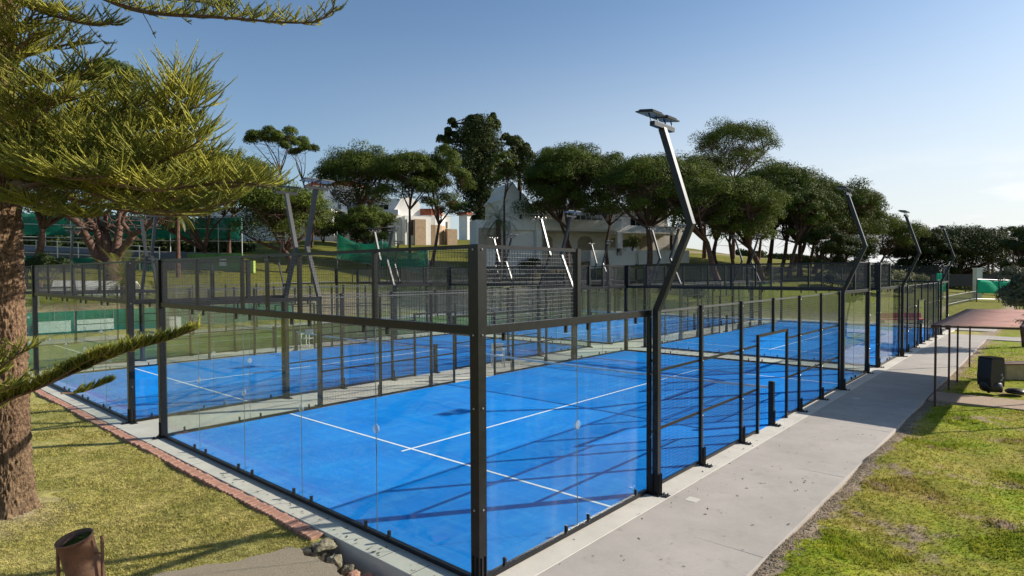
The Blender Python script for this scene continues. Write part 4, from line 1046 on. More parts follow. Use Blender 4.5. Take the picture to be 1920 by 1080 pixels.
# bigger green windscreen, centre left, and on the right
windfence('windscreen_fence', 633, 64, 803, 64, 3, 3.9, 1.1, 3.8, 'sagging dark green windscreen on posts on the lawn behind the courts', m_wind, .75, (1.1,), 5, m_grail)
a = at(712, 63); 
WR = windfence('windscreen_fence', 1832, 58, 1990, 62, 5, 2.2, .85, 2.15, 'bright green windscreen fence at the right behind the canopy', m_wind2, .12, (.3, 2.15), 6, m_black)
windfence('windscreen_fence', 1757, 52, 1771, 52.5, 2, 2.3, .7, 2.9, 'narrow bright green screen at the far corner of the right hand back court', m_wind2, .05, (2.3,), 7, m_grail)
pst = empty('gate_pier', (*at(1833, 62), 0), YAW, label='pale stone pier left of the bright green windscreen', cat='pillar')
z_ = gz(*at(1833, 62)); MB().box((-.28, -.28, z_-.2), (.28, .28, z_+3.0)).build('shaft', m_beige, pst); MB().box((-.34, -.34, z_+3.0), (.34, .34, z_+3.12)).build('cap', m_wall, pst)
hd = empty('hedge_screen', (*at(1802, 70), 0), YAW, label='long dark shade screen fence at the right beyond the lawn', cat='fence')
z_ = gz(*at(1802, 70)); MB().box((-3.4, -.1, z_+.7), (9, .1, z_+2.1)).build('screen_panel', m_black, hd)
for k in range(7): MB().box((-3.4+2*k, .12, z_-.2), (-3.32+2*k, .2, z_+2.1)).build('post', m_black, hd)
rf, _ = post_fence(at(1772, 52), at(1832, 60), 34, 1.0, 'picket_fence', 'low pale picket fence running up to the stone pier', 'fence', m_grail, (.2, .9), .022)
# red inflatable / seats seen through the right glass
rb = empty('red_bench', (*at(1708, 43.6), -.15), YAW, label='red bench beyond the right hand back court, seen through its glass', cat='bench')
m_red = mat('red_paint', (.55, .05, .04), .5, 0, .1, 3)
MB().box((-2.2, -.25, .38), (.9, .25, .46)).build('seat', m_red, rb); MB().box((-2.2, .22, .5), (.9, .28, .85)).build('backrest', m_red, rb)
for x_ in (-2.0, -.6, .75): MB().box((x_-.04, -.2, -.05), (x_+.04, .2, .38)).build('leg', m_grail, rb)
MB().box((-.5, -.4, 0), (.5, .4, 1.1)).build('ball_machine', m_red, loc=(*at(1738, 48), 0.0)).scale = (1, 1, 1) if False else (1, 1, 1)
o = bpy.data.objects.get('ball_machine'); bpy.data.objects.remove(o)

# ------------------------------------------------------------------ houses
def house(name, u, d, label, cat='house', turn=0):
    x, y = at(u, d); return empty(name, (x, y, 0), YAW+turn, label=label, cat=cat)
class HB:
    """boxes measured on a facade plane at depth d: u/v columns and rows -> metres in the house's own frame"""
    def __init__(s, root, u, d): s.r = root; s.u = u; s.d = d; s.k = d/FPX
    def X(s, u): return (u-s.u)*s.k
    def Zv(s, v): return CZ+(511.5-v)*s.k
    def box(s, name, u0, u1, v0, v1, y0, y1, m, bevel=0, parent=None):
        return MB().box((s.X(u0), y0, s.Zv(v1)), (s.X(u1), y1, s.Zv(v0))).build(name, m, parent or s.r, bevel=bevel)
    def poly(s, name, pts, y0, y1, m): return MB().prism([(s.X(u), s.Zv(v)) for u, v in pts], y0, y1).build(name, m, s.r)
    def window(s, u0, u1, v0, v1, y, panes=2):
        w = s.box('window', u0, u1, v0, v1, y-.03, y-.005, m_wing)
        x0, x1, z0, z1 = s.X(u0), s.X(u1), s.Zv(v1), s.Zv(v0); f = MB(); t_ = .05
        f.box((x0-t_, y-.07, z0-t_), (x1+t_, y-.031, z0)); f.box((x0-t_, y-.07, z1), (x1+t_, y-.031, z1+t_))
        f.box((x0-t_, y-.07, z0), (x0, y-.031, z1)); f.box((x1, y-.07, z0), (x1+t_, y-.031, z1))
        for k in range(1, panes): xm = x0+(x1-x0)*k/panes; f.box((xm-t_/2, y-.068, z0), (xm+t_/2, y-.032, z1))
        f.build('frame', m_white, w)
    def arch(s, u0, u1, v0, v1, y, m):
        """arched niche imitated by a flat panel on the wall, its shade put into the colour"""
        x0, x1, z0, z1 = s.X(u0), s.X(u1), s.Zv(v1), s.Zv(v0); xc = (x0+x1)/2; rx = (x1-x0)/2; hz = min(rx, (z1-z0)*.45)
        pts = [(x0, z0), (x1, z0), (x1, z1-hz)]+[(xc+rx*math.cos(t), z1-hz+hz*math.sin(t)) for t in np.linspace(0, math.pi, 12)[1:-1]]+[(x0, z1-hz)]
        MB().prism(pts, y-.03, y-.008).build('arch_shade_panel', m, s.r)
m_beiged = mat('recess_shade_beige', (.40, .33, .25), .9, 0, .15, 2)  # darker beige that paints the shade inside the villa's recesses
# the white villa on the right
h1 = house('villa', 1060, 78, 'white villa with stepped gable, terrace and arches among the pines', turn=R(20)); h1.scale = (1.06, 1, 1); B = HB(h1, 1060, 78)
B.poly('gable_wall', [(941, 520), (941, 385), (938, 380), (945, 372), (951, 364), (952, 357), (961, 346), (966, 352), (972, 362), (982, 368), (988, 374), (994, 386), (1004, 396), (1006, 520)], 0, 6.5, m_wall)
B.box('upper_wall', 1006.3, 1166, 386, 520, 3.2, 7, m_beige)
B.box('roof_parapet', 1004, 1168, 380, 386, 2.9, 7.2, m_wall)
B.window(1009, 1037, 401, 413, 3.2, 3); B.window(1100, 1158, 399, 413, 3.2, 5); B.window(973.5, 977, 364, 379, 0, 1); B.window(973, 978, 406, 415, 0, 1)
B.box('air_conditioner', 979, 986, 391, 399, -.35, -.002, m_wall)
B.box('terrace_parapet', 1001, 1165, 413, 430.5, -.9, -.65, m_wall); B.box('terrace_slab', 1001.2, 1164.8, 431, 434, -.64, 3.1, m_wall)
B.box('terrace_parapet', 955, 1000.7, 415, 434, -.45, -.2, m_wall)
for u0, u1 in ((1001, 1010), (1158, 1168)): B.box('pillar', u0, u1, 434.3, 500, -.9, -.35, m_wall)
B.box('ground_floor_wall', 1006.3, 1300, 434.3, 520, 2.2, 2.6, m_beige)
B.arch(1031, 1049, 441, 468, 2.2, m_beiged); B.arch(1099, 1130, 440, 468, 2.2, m_beiged)
B.box('outbuilding_wall', 893, 940.5, 418, 500, -.8, 2, m_wall); B.box('outbuilding_shade_panel', 897, 936, 432, 462, -.84, -.803, m_beiged)  # recess is a flat panel with its shade put into the colour
B.window(1192, 1208, 447, 461, 2.2, 2); B.arch(1167.5, 1180, 443, 462, 2.2, m_beiged); B.arch(1230, 1260, 437, 468, 2.2, m_beiged)
B.box('upper_wall', 1168.5, 1298, 388, 520, 2.8, 7, m_beige); B.window(1183, 1194, 405, 418, 2.8, 2); B.window(1215, 1260, 403, 420, 2.8, 4); B.window(1168.6, 1172, 403, 420, 2.8, 1)
B.box('roof_parapet', 1168.6, 1300, 382, 388, 2.6, 7.2, m_wall)
B.box('terrace_parapet', 1165.5, 1285, 421, 433.5, -.55, -.3, m_wall); B.box('terrace_slab', 1165.7, 1284.8, 434.5, 437, -.29, 2.75, m_wall)
B.box('pillar', 1282, 1290, 437.3, 500, -.55, -.2, m_wall)
B.box('garden_wall', 1088, 1174, 471, 520, -3.2, -2.9, m_wall); B.box('garden_wall', 1184, 1290, 470, 520, -3.0, -2.7, m_wall)
B.poly('ramp_wall', [(1160, 520), (1160, 468), (1166, 463), (1180, 464), (1185, 474), (1185, 520)], -2.68, -2.4, m_wall)
B.window(1137, 1147, 467.5, 480, -3.2, 1)
for k, (u0, v) in enumerate(((1294, 400), (1345, 408))): B.box('rear_wall', u0, u0+60, v, 520, 9, 9.4, m_beige); 
# grey-shaded house, left
h2 = house('terraced_house', 520, 96, 'long white two storey house in shade behind the leaning pine, red roof and chimney above'); B = HB(h2, 520, 96)
B.box('wall', 380, 470, 386, 520, 1.2, 6, m_wall); B.box('wall', 470.3, 622, 396, 520, .9, 6, m_wall); B.box('garden_wall', 470, 632, 431, 520, -1.2, -.9, m_wall); B.box('garden_wall', 632.5, 745, 436, 520, -.9, -.6, m_wall)
B.window(386, 402, 419, 440, 1.2, 2); B.window(415, 440, 400, 418, 1.2, 2); B.window(545, 553, 408, 430, .9, 1); B.window(585, 600, 415, 433, .9, 2); B.window(608, 618, 408, 432, .9, 1)
B.box('pillar', 552, 556, 396, 431, -.4, .6, m_wall); B.box('roof_slab', 470, 625, 391, 395.6, -.6, 6.2, m_wall)
B.box('upper_wall', 556, 652, 334, 400, 7, 12, m_wall); B.poly('roof', [(548, 334.5), (655, 334.5), (645, 326), (572, 324)], 6.6, 12.4, m_roof)
B.box('chimney', 568.5, 574.5, 307, 326, 8, 8.9, m_wall); B.box('chimney_cap', 567.5, 575.5, 305, 306.8, 7.9, 9.0, m_wall)
B.window(569, 583, 343, 352, 7, 2); B.window(600, 608, 343, 356, 7, 1)
B.box('wall', 622.5, 742, 366, 520, 4, 9, m_wall); B.window(622, 628, 377, 386, 4, 1); B.window(640, 668, 375, 390, 4, 3); B.window(690, 720, 378, 392, 4, 3); B.window(655, 690, 405, 432, 4, 3); B.window(706, 730, 408, 430, 4, 2)
B.box('balcony', 622.5, 742, 389, 398, 2.6, 3.98, m_wall)
# sunlit white house with the round tan base
h3 = house('white_house', 800, 100, 'sunlit white house with a round tan stone base and a red roof strip', turn=R(32)); B = HB(h3, 800, 100)
B.poly('wall', [(742, 520), (742, 400), (760, 372), (775, 366), (798, 378), (798, 520)], 2, 8, m_wall)
B.box('wall', 760, 812, 405, 520, .5, 1.9, m_wall); B.box('doorway', 771, 776, 412, 441, .45, .497, m_wood); B.window(762, 764, 412, 435, .5, 1)
def rounded(B, name, uc, hw, v0, v1, yc, m):
    n = 28; rx = hw*B.k; pts = [(B.X(uc)+rx*math.cos(t), yc+rx*math.sin(t)) for t in np.linspace(0, 2*math.pi, n, endpoint=False)]
    o = MB(); z0, z1 = B.Zv(v1), B.Zv(v0); o.v = [(x, y, z0) for x, y in pts]+[(x, y, z1) for x, y in pts]
    o.f = [tuple(range(n))[::-1], tuple(range(n, 2*n))]+[(k, (k+1) % n, n+(k+1) % n, n+k) for k in range(n)]
    return o.build(name, m, B.r)
rounded(B, 'round_base', 822, 34, 420, 520, 3.5, m_tanwall); rounded(B, 'round_wall', 822, 33, 402, 419.8, 3.5, m_wall); rounded(B, 'round_roof', 822, 29, 389, 401.8, 3.5, m_roof)
B.box('garden_wall', 845, 866, 427, 520, .2, 1.2, m_tanwall); B.box('wall', 846, 861, 398, 426.8, 2, 5, m_wall); B.window(852, 855, 412, 424, 2, 1)
B.box('base_wall', 778, 800, 411, 520, .1, .45, m_tanwall)
h4 = house('cottage', 880, 130, 'small sunlit white wall of a far house left of the villa', turn=R(40)); B = HB(h4, 880, 130)
B.box('wall', 876, 886, 402, 480, 0, 3, m_wall); B.poly('roof', [(872, 402.5), (890, 402.5), (884, 396), (876, 396)], -.3, 3.3, m_roof)

# ------------------------------------------------------------------ trees
TREES = 0
def pine(u, d, topv, botv, hw, label, bu=None, bd=None, seed=1, m=None, nc=26, leaf=.34, n=9000, tr=.28, lean=0, limbs=7, name='stone_pine', dome=1.0, trunks=1, sparse=False, group='stone pines behind the courts', fork_=.84, lt=.62):
    r_ = np.random.default_rng(seed); m = m or m_pine1
    k = d/FPX; W = hw*k*(1.0 if sparse else (1.22 if u > 1100 else 1.12 if u > 600 else 1.05)); zt = zat(topv, d); zb = zat(botv+(0 if sparse else 12), d); cx, cy = at(u, d); bu = u if bu is None else bu
    bx, by = at(bu, bd or d); z0 = gz(bx, by); root = empty(name, (bx, by, z0), label=label, cat='tree', group=group)
    H_ = zt-zb; C = []
    ru = min(W*.29, max(H_*.33, .8))*(.95 if sparse else 1)
    nc = int(nc*(1.0 if sparse else 1.7)); leaf *= .56; n = int(n*3.9)
    for i in range(nc):
        a = i*2.39996+seed; q = math.sqrt((i+.5)/nc)*(W-ru*.75)
        zc = zb+H_*.26+(H_*.74-ru*.55)*(1-(q/W)**2.2*dome*.9)+r_.normal(0, H_*.07)
        C.append((cx+q*math.cos(a)-bx, cy+q*math.sin(a)-by, zc-z0))
        if i % 2 == 0 and not sparse and q < W*.85: C.append((cx+q*math.cos(a+.9)-bx, cy+q*math.sin(a+.9)-by, zb+H_*.05+r_.uniform(0, .55)*H_-z0))
    C = np.array(C); nc2 = len(C)
    rx = ru*r_.uniform(.62, 1.12, nc2); rz_ = rx*r_.uniform(.68, .95, nc2)
    V, F = leaf_cloud(C, rx, rz_, n, leaf, r_)
    link('crown', np_mesh('crown', V, F, m), root, kind='stuff')
    # trunk and limbs
    fork = Vector(((cx-bx)*.75*fork_, (cy-by)*.75*fork_, (zb-z0)*fork_)); botv_ = zb
    t = MB(); bend = Vector((r_.normal(0, .25), r_.normal(0, .25), 0)); mid = fork*.5+bend
    t.tube(curve([(0, 0, -.6), mid, fork], 5), [tr*(1.25-.04*i) if i < 3 else tr*(1.05-.035*i) for i in range(11)], 9); t.sm = True
    t.build('trunk', m_pbark, root)
    lb = MB(); lb.sm = True; order = r_.permutation(nc2)[:limbs]; mains = []
    for i in order:
        e = Vector(C[i]); e.z -= rz_[i]*.2; m1 = fork.lerp(e, .45); m1.z += (e.z-fork.z)*r_.uniform(-.12, .12); m1 += Vector((r_.normal(0, .3), r_.normal(0, .3), 0))
        cc = curve([fork, m1, e], 4); lb.tube(cc, [tr*lt*(1-.09*j) for j in range(len(cc))], 6); mains.append(cc)
    for i in range(nc2):
        if i in order: continue
        e = Vector(C[i]); best = min((c_[j] for c_ in mains for j in range(2, 8)), key=lambda q: (q-e).length)
        m1 = best.lerp(e, .5)+Vector((r_.normal(0, .25), r_.normal(0, .25), r_.normal(-.1, .2)))
        lb.tube([best, m1, e], [tr*.25, tr*.17, tr*.07], 4, False)
    for i in range(int(nc2*2.2)):
        # dead twigs hanging under the needles
        e = Vector(C[r_.integers(0, nc2)])+Vector((r_.normal(0, ru*.5), r_.normal(0, ru*.5), -r_.uniform(.4, 1.1)*ru)); c_ = mains[i % len(mains)]; q_ = c_[r_.integers(3, len(c_))]
        lb.tube([q_, q_.lerp(e, .5)+Vector((0, 0, r_.normal(0, .2))), e], [tr*.10, tr*.08, tr*.04], 3, False)
    lb.build('branches', m_pbark, root)
    return root
def column_tree(u, d, topv, botv, prof, label, seed, m, n=16000, leaf=.36, bu=None):
    """tall irregular conifer: clumps set along its height, radius from the profile (v, u centre, half width)"""
    r_ = np.random.default_rng(seed); k = d/FPX; bx, by = at(bu or u, d); z0 = gz(bx, by); root = empty('cypress', (bx, by, z0), label=label, cat='tree')
    C = []; RX = []
    for v, uc, hw in prof:
        x, y = at(uc, d); w = hw*k; nn = 7 if w > 3 else 3
        for i in range(nn):
            a = i*6.283/nn+v; q = w*(.62 if i % 2 else .3); s_ = min(w*.5, 2.1); C.append((x+q*math.cos(a)-bx, y+q*math.sin(a)-by, zat(v, d)-z0+r_.normal(0, .4))); RX.append(max(.5, s_*r_.uniform(.8, 1.25)))
    C = np.array(C); RX = np.array(RX); V, F = leaf_cloud(C, RX, RX*1.15, n, leaf, r_, up=.1)
    link('crown', np_mesh('crown', V, F, m), root, kind='stuff')
    t = MB(); t.sm = True; pts = [(0, 0, -.5)]+[tuple(np.array([*at(uc, d), 0])-np.array([bx, by, 0])+np.array([0, 0, zat(v, d)-z0])) for v, uc, hw in prof[::-1][::2]]
    t.tube(pts, [.5*(1-.8*i/(len(pts)-1)) for i in range(len(pts))], 8); t.build('trunk', m_pbark, root)
    return root

# left cluster
def forked_pine():
    r_ = np.random.default_rng(21); d0 = 45; bx, by = at(212, d0); z0 = gz(bx, by)
    root = empty('stone_pine', (bx, by, z0), label='big forked stone pine behind the trunk at left, its thick red limbs spreading low', cat='tree', group='stone pines behind the courts')
    O = Vector((bx, by, z0)); lb = MB(); lb.sm = True; mains = []
    def limb(pts, r0, r1):
        C = curve([P3(*q) for q in pts], 5); C = [p-O for p in C]; m_ = len(C)-1
        lb.tube(C, [r0+(r1-r0)*k/m_+.02*math.sin(k*1.7) for k in range(m_+1)], 9); mains.append(C)
    t = MB(); t.sm = True; t.tube([(0, 0, -.8), (0, 0, 0), tuple(P3(212, 478, 45)-O)], [.75, .62, .55], 12); t.build('trunk', m_pbark, root)
    limb([(196, 500, 45), (180, 470, 44.8), (163, 440, 44.5), (150, 415, 44), (110, 392, 43.5), (55, 368, 43)], .36, .14)
    limb([(200, 492, 45), (190, 455, 45), (182, 428, 45), (160, 400, 45), (140, 372, 44.5), (120, 340, 44)], .32, .10)
    limb([(205, 490, 45), (203, 455, 45), (190, 430, 45.5), (184, 400, 46), (190, 360, 46.5), (180, 320, 47)], .34, .12)
    limb([(205, 480, 45), (206, 455, 45.2), (200, 425, 45.6), (205, 395, 46), (240, 350, 46.5)], .26, .1)
    limb([(214, 485, 45), (220, 460, 45), (226, 420, 45.5), (228, 380, 46), (226, 330, 46.5)], .34, .14)
    limb([(216, 490, 45), (228, 468, 44.8), (246, 447, 44.5), (252, 436, 44.3), (275, 425, 44), (292, 408, 43.5), (340, 385, 43)], .30, .1)
    limb([(248, 440, 44.4), (240, 425, 44), (232, 410, 43.8), (250, 380, 43.5), (300, 345, 43)], .18, .07)
    limb([(110, 392, 43.5), (80, 350, 43.5), (60, 300, 44)], .13, .06)
    C = []
    for k in range(46):
        v_ = r_.uniform(150, 345); u_ = r_.uniform(45, 330 if v_ < 290 else 400); dd = r_.uniform(40, 50); C.append(tuple(P3(u_, v_, dd)-O))
    C += [tuple(P3(u_, v_, 46)-O) for u_, v_ in ((165, 150), (185, 132), (210, 128), (235, 136), (258, 150), (200, 160), (230, 165))]
    C = np.array(C); RX = r_.uniform(.8, 1.5, len(C)); RX[-7:] = 1.05; V, F = leaf_cloud(C, RX, RX*.75, 42000, .16, r_)
    link('crown', np_mesh('crown', V, F, m_pine1), root, kind='stuff')
    for c_ in C:
        c_ = Vector(c_); best = min((q for m_ in mains for q in m_[5:]), key=lambda q: (q-c_).length); md = best.lerp(c_, .5)+Vector((r_.normal(0, .4), r_.normal(0, .4), r_.normal(-.2, .3)))
        lb.tube(curve([best, md, c_], 3), [.09, .08, .07, .06, .05, .04, .03], 5, False)
    for k in range(170):
        m_ = mains[k % len(mains)]; q = m_[r_.integers(8, len(m_)) if len(m_) > 9 else -1]; e = q+Vector((r_.normal(0, 1.3), r_.normal(0, 1.3), r_.uniform(-.3, 1.3)))
        lb.tube([q, q.lerp(e, .5)+Vector((0, 0, r_.normal(0, .25))), e], [.045, .035, .015], 4, False)
    lb.build('branches', m_pbark, root)
forked_pine()
pine(95, 52, 260, 400, 120, 'dark pine crown low behind the trunk at far left', 60, 52, 22, m_pine1, 22, .3, 8000, .3)
pine(340, 58, 285, 395, 130, 'stone pine with bare twisted limbs between the forked pine and the long house', 400, 58, 23, m_pine1, 24, .3, 9000, .26, limbs=9, fork_=.35)
pine(445, 66, 292, 372, 75, 'smaller green pine peeping out behind the foliage at left of the chimney', 430, 66, 24, m_pine2, 18, .28, 6000, .2)
pine(517, 80, 246, 296, 68, 'tall slender umbrella pine with thin flat crown against the sky', 548, 80, 25, m_pine1, 14, .24, 5200, .16, limbs=6, sparse=True, dome=.6)
pine(560, 79, 268, 312, 40, 'small flat topped pine just right of the slender umbrella pine', 585, 79, 26, m_pine1, 9, .22, 2800, .12, limbs=4, sparse=True, dome=.5)
pine(528, 60, 345, 432, 95, 'leaning red barked pine with yellow green crown in front of the long house', 540, 59, 27, m_pine2, 24, .26, 9000, .34, limbs=8, fork_=.6)
pine(680, 82, 285, 372, 84, 'broad stone pine with many bare twisted branches above the long house', 668, 82, 28, m_pine1, 30, .3, 12000, .3, limbs=14, fork_=.5)
pine(770, 76, 287, 362, 66, 'stone pine on a straight thin trunk left of the sunlit house', 768, 76, 29, m_pine1, 20, .28, 8000, .18)
pine(833, 78, 290, 395, 54, 'stone pine with a thin forked trunk in front of the round tan base', 808, 76, 30, m_pine1, 20, .28, 8000, .22, limbs=6)
pine(688, 68, 388, 446, 54, 'small round bright green pine in front of the long house', 690, 68, 31, m_pine1, 16, .24, 6500, .16)
column_tree(905, 92, 215, 420, [(220, 885, 6), (222, 925, 6), (232, 850, 9), (232, 890, 22), (236, 928, 18), (250, 845, 16), (250, 900, 44), (262, 950, 14), (266, 838, 16), (266, 892, 50), (270, 965, 20), (284, 905, 66), (290, 845, 20), (302, 910, 72), (318, 900, 66), (330, 950, 30), (338, 900, 58), (356, 888, 46), (374, 902, 38), (392, 900, 30), (408, 896, 16)], 'tallest dark conifer in the middle of the tree line', 40, m_dark, 52000, .25, 910)
column_tree(975, 96, 265, 330, [(272, 985, 14), (285, 978, 24), (300, 975, 28), (318, 975, 26)], 'dark conifer top just right of the tallest conifer', 41, m_dark, 12000, .25)
pine(946, 74, 290, 338, 30, 'tall thin bare pine trunk in front of the villa gable', 946, 74, 32, m_pine1, 8, .26, 2400, .17, limbs=3)
pine(1062, 74, 283, 402, 88, 'big dense stone pine in front of the villa, on two straight trunks', 1071, 73, 33, m_pine1, 40, .28, 20000, .24, limbs=9)
pine(1030, 77, 298, 390, 44, 'stone pine crown touching the left side of the big double trunk pine', 1088, 74, 34, m_pine1, 18, .28, 7000, .22, limbs=5)
pine(1145, 74, 296, 395, 72, 'stone pine right of the villa terrace pine, dark underside', 1140, 76, 35, m_pine1, 20, .28, 8000, .2)
pine(1215, 68, 296, 398, 84, 'stone pine with a stout forked trunk in front of the villa garden wall', 1215, 67, 36, m_pine2, 26, .27, 11000, .34, limbs=9)
pine(1268, 84, 303, 378, 76, 'stone pine behind the kinked nearest lamp mast', 1262, 84, 37, m_pine1, 18, .3, 7000, .25)
pine(1320, 90, 299, 345, 46, 'dark flat crown left below the tallest pine on the right', 1320, 90, 38, m_dark, 14, .32, 4500, .25)
pine(1376, 98, 236, 312, 70, 'tallest airy pine rising above the right hand group', 1374, 98, 39, m_pine2, 24, .3, 8500, .26, limbs=8, dome=1.05, fork_=.9)
pine(1310, 65, 330, 428, 78, 'front stone pine with a leaning trunk at the right end of the villa', 1352, 64, 42, m_pine2, 22, .26, 9000, .34, limbs=8)
pine(1390, 66, 345, 442, 72, 'front stone pine with sunlit drooping crown, right of the leaning trunk', 1432, 66, 43, m_pine2, 24, .26, 10500, .34, limbs=7)
pine(1455, 80, 318, 410, 88, 'broad stone pine in the middle of the right hand group', 1440, 80, 44, m_pine1, 28, .3, 12000, .3, limbs=9)
pine(1500, 74, 350, 438, 66, 'stone pine with dense trunk base leaning left, right group', 1500, 73, 45, m_pine1, 22, .28, 8500, .3, limbs=8)
pine(1530, 86, 345, 420, 68, 'stone pine crown behind, second from the right end of the main group', 1480, 86, 46, m_pine1, 20, .3, 8000, .3)
pine(1580, 78, 352, 432, 66, 'stone pine at the right shoulder of the main group', 1523, 76, 47, m_pine1, 22, .28, 9000, .32, limbs=8)
pine(1600, 84, 385, 452, 52, 'lower stone pine at the right end of the main group', 1555, 80, 48, m_pine1, 18, .28, 7000, .26, limbs=6)
pine(1545, 70, 430, 490, 40, 'dark low pine beneath the main group', 1545, 70, 49, m_dark, 12, .26, 4200, .2)
pine(1590, 72, 448, 505, 44, 'dark low bushy tree behind the second right hand lamp mast', 1590, 72, 50, m_dark, 14, .26, 5000, .2)
pine(1663, 92, 412, 462, 54, 'light open pine with thin branching limbs against the sky', 1651, 92, 51, m_pine2, 18, .28, 6500, .2, limbs=9, sparse=False)
pine(1700, 96, 450, 512, 46, 'dark rounded tree right of the light open pine', 1706, 96, 52, m_dark, 16, .32, 6500, .24)
pine(1800, 98, 432, 516, 84, 'broad dark stone pine on the skyline above the green windscreen', 1794, 92, 53, m_dark, 34, .32, 15000, .42, limbs=8)
pine(1742, 94, 440, 508, 52, 'dark round crown touching the left of the broad skyline pine', 1735, 96, 54, m_dark, 16, .32, 6500, .24)
pine(1930, 80, 440, 520, 42, 'dark pine cut by the right edge of the view', 1925, 80, 55, m_dark, 16, .3, 6000, .26)
pine(1905, 110, 432, 470, 34, 'distant open pine near the right edge among the far palms', 1903, 110, 56, m_pine1, 9, .32, 2500, .16, sparse=True)
for q, (bu, d_, w_) in enumerate(((1462, 76, .26), (1478, 70, .24), (1346, 78, .3), (1400, 82, .25), (1515, 88, .25), (1420, 90, .24), (1574, 84, .2), (1380, 72, .22))):
    lab = ['slim leaning pine at the left of the trunk cluster', 'curved pine trunk close to the courts in the cluster', 'thick pale upright pine trunk right of the villa', 'straight pine trunk deep in the grove', 'far pine trunk showing against the bright gap', 'straight trunk far behind the middle of the grove', 'thin pine at the right end of the trunk cluster', 'short pine trunk between the pale trunk and the cluster'][q]
    pine(bu+[20, 25, -6, 6, 18, 10, 22, -20][q], d_, 372, 432, 34, lab, bu, d_, 60+q, m_pine1, 10, .3, 3200, w_, limbs=6)

shrub('olive_bush', 1925, 30, 2.7, 4.2, 'grey green olive like bush at the right edge behind the canopy', m_olive, 7, 12000, .10, zlo=.52, zhi=.86)
shrub('olive_bush_lower', 1912, 31, 1.9, 1.6, 'lower trailing part of greenery under the grey green bush at the right edge', m_shrub, 8, 4000, .09, z=0.4) if False else None
shrub('shrub', 1186, 73, 2.0, 1.8, 'bright yellow green shrub in front of the villa window', m_palmy, 9, 2500, .14, z=zat(470, 73))
shrub('shrub', 1150, 62, 2.4, 1.6, 'dark green shrub behind the courts below the villa garden wall', m_shrub, 13, 2500, .14)
shrub('shrub', 608, 90, 4.5, 3.4, 'dark shrub against the long house wall', m_dark, 10, 4000, .22)
shrub('shrub', 640, 92, 4.5, 5, 'taller dark shrub against the long house, left of the small round pine', m_dark, 11, 4000, .22)
shrub('shrub', 990, 76, 3.6, 2.2, 'brown green bushes beside the villa outbuilding', m_shrub, 12, 3000, .18)
for k, (u_, d_, w_, h_) in enumerate(((1600, 62, 4, 1.8), (1640, 66, 5, 2.2), (1672, 60, 4, 1.6), (1560, 64, 3, 1.4), (1880, 76, 6, 2.6))):
    shrub('shrub', u_, d_, w_, h_, ['low green bush behind the far post of the nearest court', 'wide green bush under the light open pine', 'small bush behind the right hand back court', 'small bush at the foot of the right hand grove', 'green bush left of the pine at the right edge'][k], m_shrub if k % 2 else m_olive, 70+k, 3500, .17)
for k, (x0, x1, h_) in enumerate(((-38, -31.5, 1.7), (-31, -25.5, 1.5), (-25, -19.5, 1.3))):
    r_ = np.random.default_rng(300+k); nC = 26; xs = np.linspace(x0, x1, nC); ys = 49.2+r_.normal(0, .15, nC)
    C = np.stack([xs-x0, ys-49.2, np.array([gz(a_, b_) for a_, b_ in zip(xs, ys)])-gz(x0, 49.2)+h_*.5], 1)
    V, F = leaf_cloud(C, np.full(nC, .5), np.full(nC, h_*.55), 9000, .12, r_)
    hr = empty('hedge', (x0, 49.2, gz(x0, 49.2)), label=['dark hedge on the bank behind the back row, left length', 'dark hedge on the bank behind the back row, middle length', 'dark hedge on the bank behind the back row, right length'][k], cat='hedge')
    link('foliage', np_mesh('foliage', V, F, m_shrub), hr, kind='stuff')
# meadow scrub on the right slope, uncountable
r = np.random.default_rng(90); n = 90; C = []
for i in range(n):
    u_ = r.uniform(1560, 1990); d_ = r.uniform(74, 105); x, y = at(u_, d_); C.append((x, y, gz(x, y)+.35))
C = np.array(C); rx = r.uniform(.8, 2.2, n); V, F = leaf_cloud(C, rx, rx*.55, 42000, .26, r)
link('scrub', np_mesh('scrub', V, F, m_scrub), label='yellow green meadow scrub on the far right slope', cat='scrub', kind='stuff')
# distant tree line
r = np.random.default_rng(91); n = 190; C = []; RR = []
for i in range(60):
    u_ = -200+i*11; d_ = 72; x, y = at(u_, d_); C.append((x, y, gz(x, y)-.2)); RR.append(2.0)
for i in range(n):
    u_ = r.uniform(1380, 2100); d_ = r.uniform(125, 230); x, y = at(u_, d_); C.append((x, y, gz(x, y)+(r.uniform(-.5, .5) if u_ > 1610 else .4))); RR.append(r.uniform(2.0, 3.6)*(.42 if u_ > 1610 else .45))
for i in range(110):
    u_ = r.uniform(-250, 400); d_ = r.uniform(76, 110); x, y = at(u_, d_); C.append((x, y, gz(x, y)+r.uniform(-.5, 2.5))); RR.append(r.uniform(2.5, 4.8))
C = np.array(C); rx = np.array(RR); V, F = leaf_cloud(C, rx, rx*.8, 60000, .55, r)
link('distant_wood', np_mesh('distant_wood', V, F, m_dark), label='far dark line of trees along the skyline', cat='wood', kind='stuff')

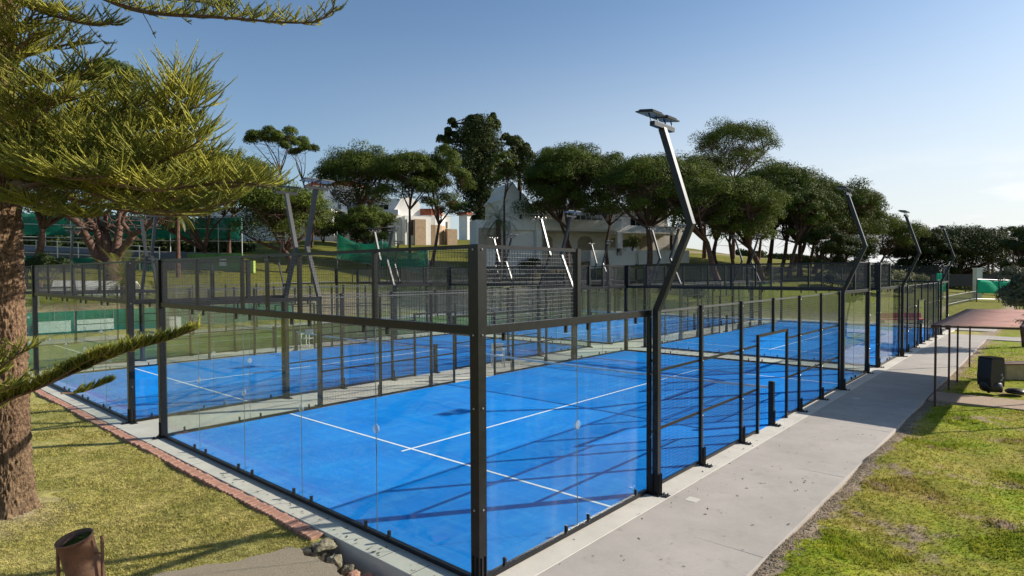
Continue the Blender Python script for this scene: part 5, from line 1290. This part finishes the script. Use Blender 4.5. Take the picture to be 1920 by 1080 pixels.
# ------------------------------------------------------------------ palms
def palm(u, d, topv, label, h=None, fr=2.2, nf=26, seed=1, m=None, tr=.2, droop=1.0, leaflet=.35, fan=False, z=None):
    r_ = np.random.default_rng(seed); x, y = at(u, d); z0 = gz(x, y) if z is None else z; zc = zat(topv, d)
    root = empty('palm_tree', (x, y, z0), label=label, cat='palm'); ht = zc-z0
    if ht > .5:
        t = MB(); nseg = 14
        t.tube([(0, 0, -.3+(ht+.3)*k/nseg) for k in range(nseg+1)], [tr*(1.15-.25*k/nseg+.09*(k % 2)) for k in range(nseg+1)], 9); t.build('trunk', m_pbark, root)
    V = []; F = []
    for i in range(nf):
        a = i*2.39996; el = R(78)-R(105)*((i+.5)/nf)**.8*(1 if not fan else .9); L_ = fr*r_.uniform(.85, 1.1); ns = 12
        p = Vector((0, 0, max(ht, 0))); dv = Vector((math.cos(a)*math.cos(el), math.sin(a)*math.cos(el), math.sin(el))); pts_ = [p.copy()]
        for k in range(ns): dv = (dv+Vector((0, 0, -.085*droop))).normalized(); p = p+dv*L_/ns; pts_.append(p.copy())
        for k in range(ns):
            d_ = (pts_[k+1]-pts_[k]).normalized(); sd = d_.cross(Vector((0, 0, 1))).normalized() if abs(d_.z) < .99 else Vector((1, 0, 0))
            w0 = .018*(1-k/ns)+.004; i0 = len(V); V += [tuple(pts_[k]-sd*w0), tuple(pts_[k]+sd*w0), tuple(pts_[k+1])]; F.append((i0, i0+1, i0+2))
            if k < 1: continue
            for hlf in (0, .5):
                b = pts_[k].lerp(pts_[k+1], hlf)
                for s_ in (-1, 1):
                    ll = leaflet*math.sin(math.pi*min(1, (k+hlf+1)/(ns+1)))**.6*r_.uniform(.8, 1.1)
                    tip = b+(sd*s_+d_*.9+Vector((0, 0, -.15+r_.uniform(-.15, .3)))).normalized()*ll; i0 = len(V)
                    V += [tuple(b-d_*.03), tuple(b+d_*.03), tuple(tip)]; F.append((i0, i0+1, i0+2))
    link('fronds', np_mesh('fronds', V, F, m or m_palm), root, kind='stuff'); return root
palm(935, 70, 412, 'date palm with arching fronds in front of the villa outbuilding', fr=3.0, nf=44, seed=1, tr=.3, droop=1.5, leaflet=.5)
palm(232, 40, 520, 'short yellow green palm behind the second court, left', fr=2.6, nf=46, seed=2, m=m_palmy, tr=.2, droop=.7, leaflet=.5)
palm(290, 43, 540, 'small low palm clump right of the short yellow green palm', fr=1.5, nf=30, seed=3, m=m_palmy, tr=.15, droop=1, leaflet=.35)
palm(335, 52, 398, 'palm fronds hanging out under the foliage, left of the long house', fr=2.0, nf=24, seed=4, m=m_palmy, tr=.16, droop=1.7, leaflet=.3)
for k, (u_, v_) in enumerate(((1853, 436), (1861, 434), (1877, 431), (1885, 432), (1909, 430), (1916, 428), (1900, 440))):
    palm(u_, 230+6*k, v_, ['far palm on the skyline, leftmost, short', 'far palm just right of the leftmost short one', 'far slender palm, left of the pair', 'far slender palm, right of the pair', 'far palm near the right edge, left of two', 'far palm at the right edge of the view', 'low far palm left of the two at the right edge'][k], fr=2.1, nf=16, seed=20+k, m=m_shrub, tr=.35, droop=2.2, leaflet=.9)
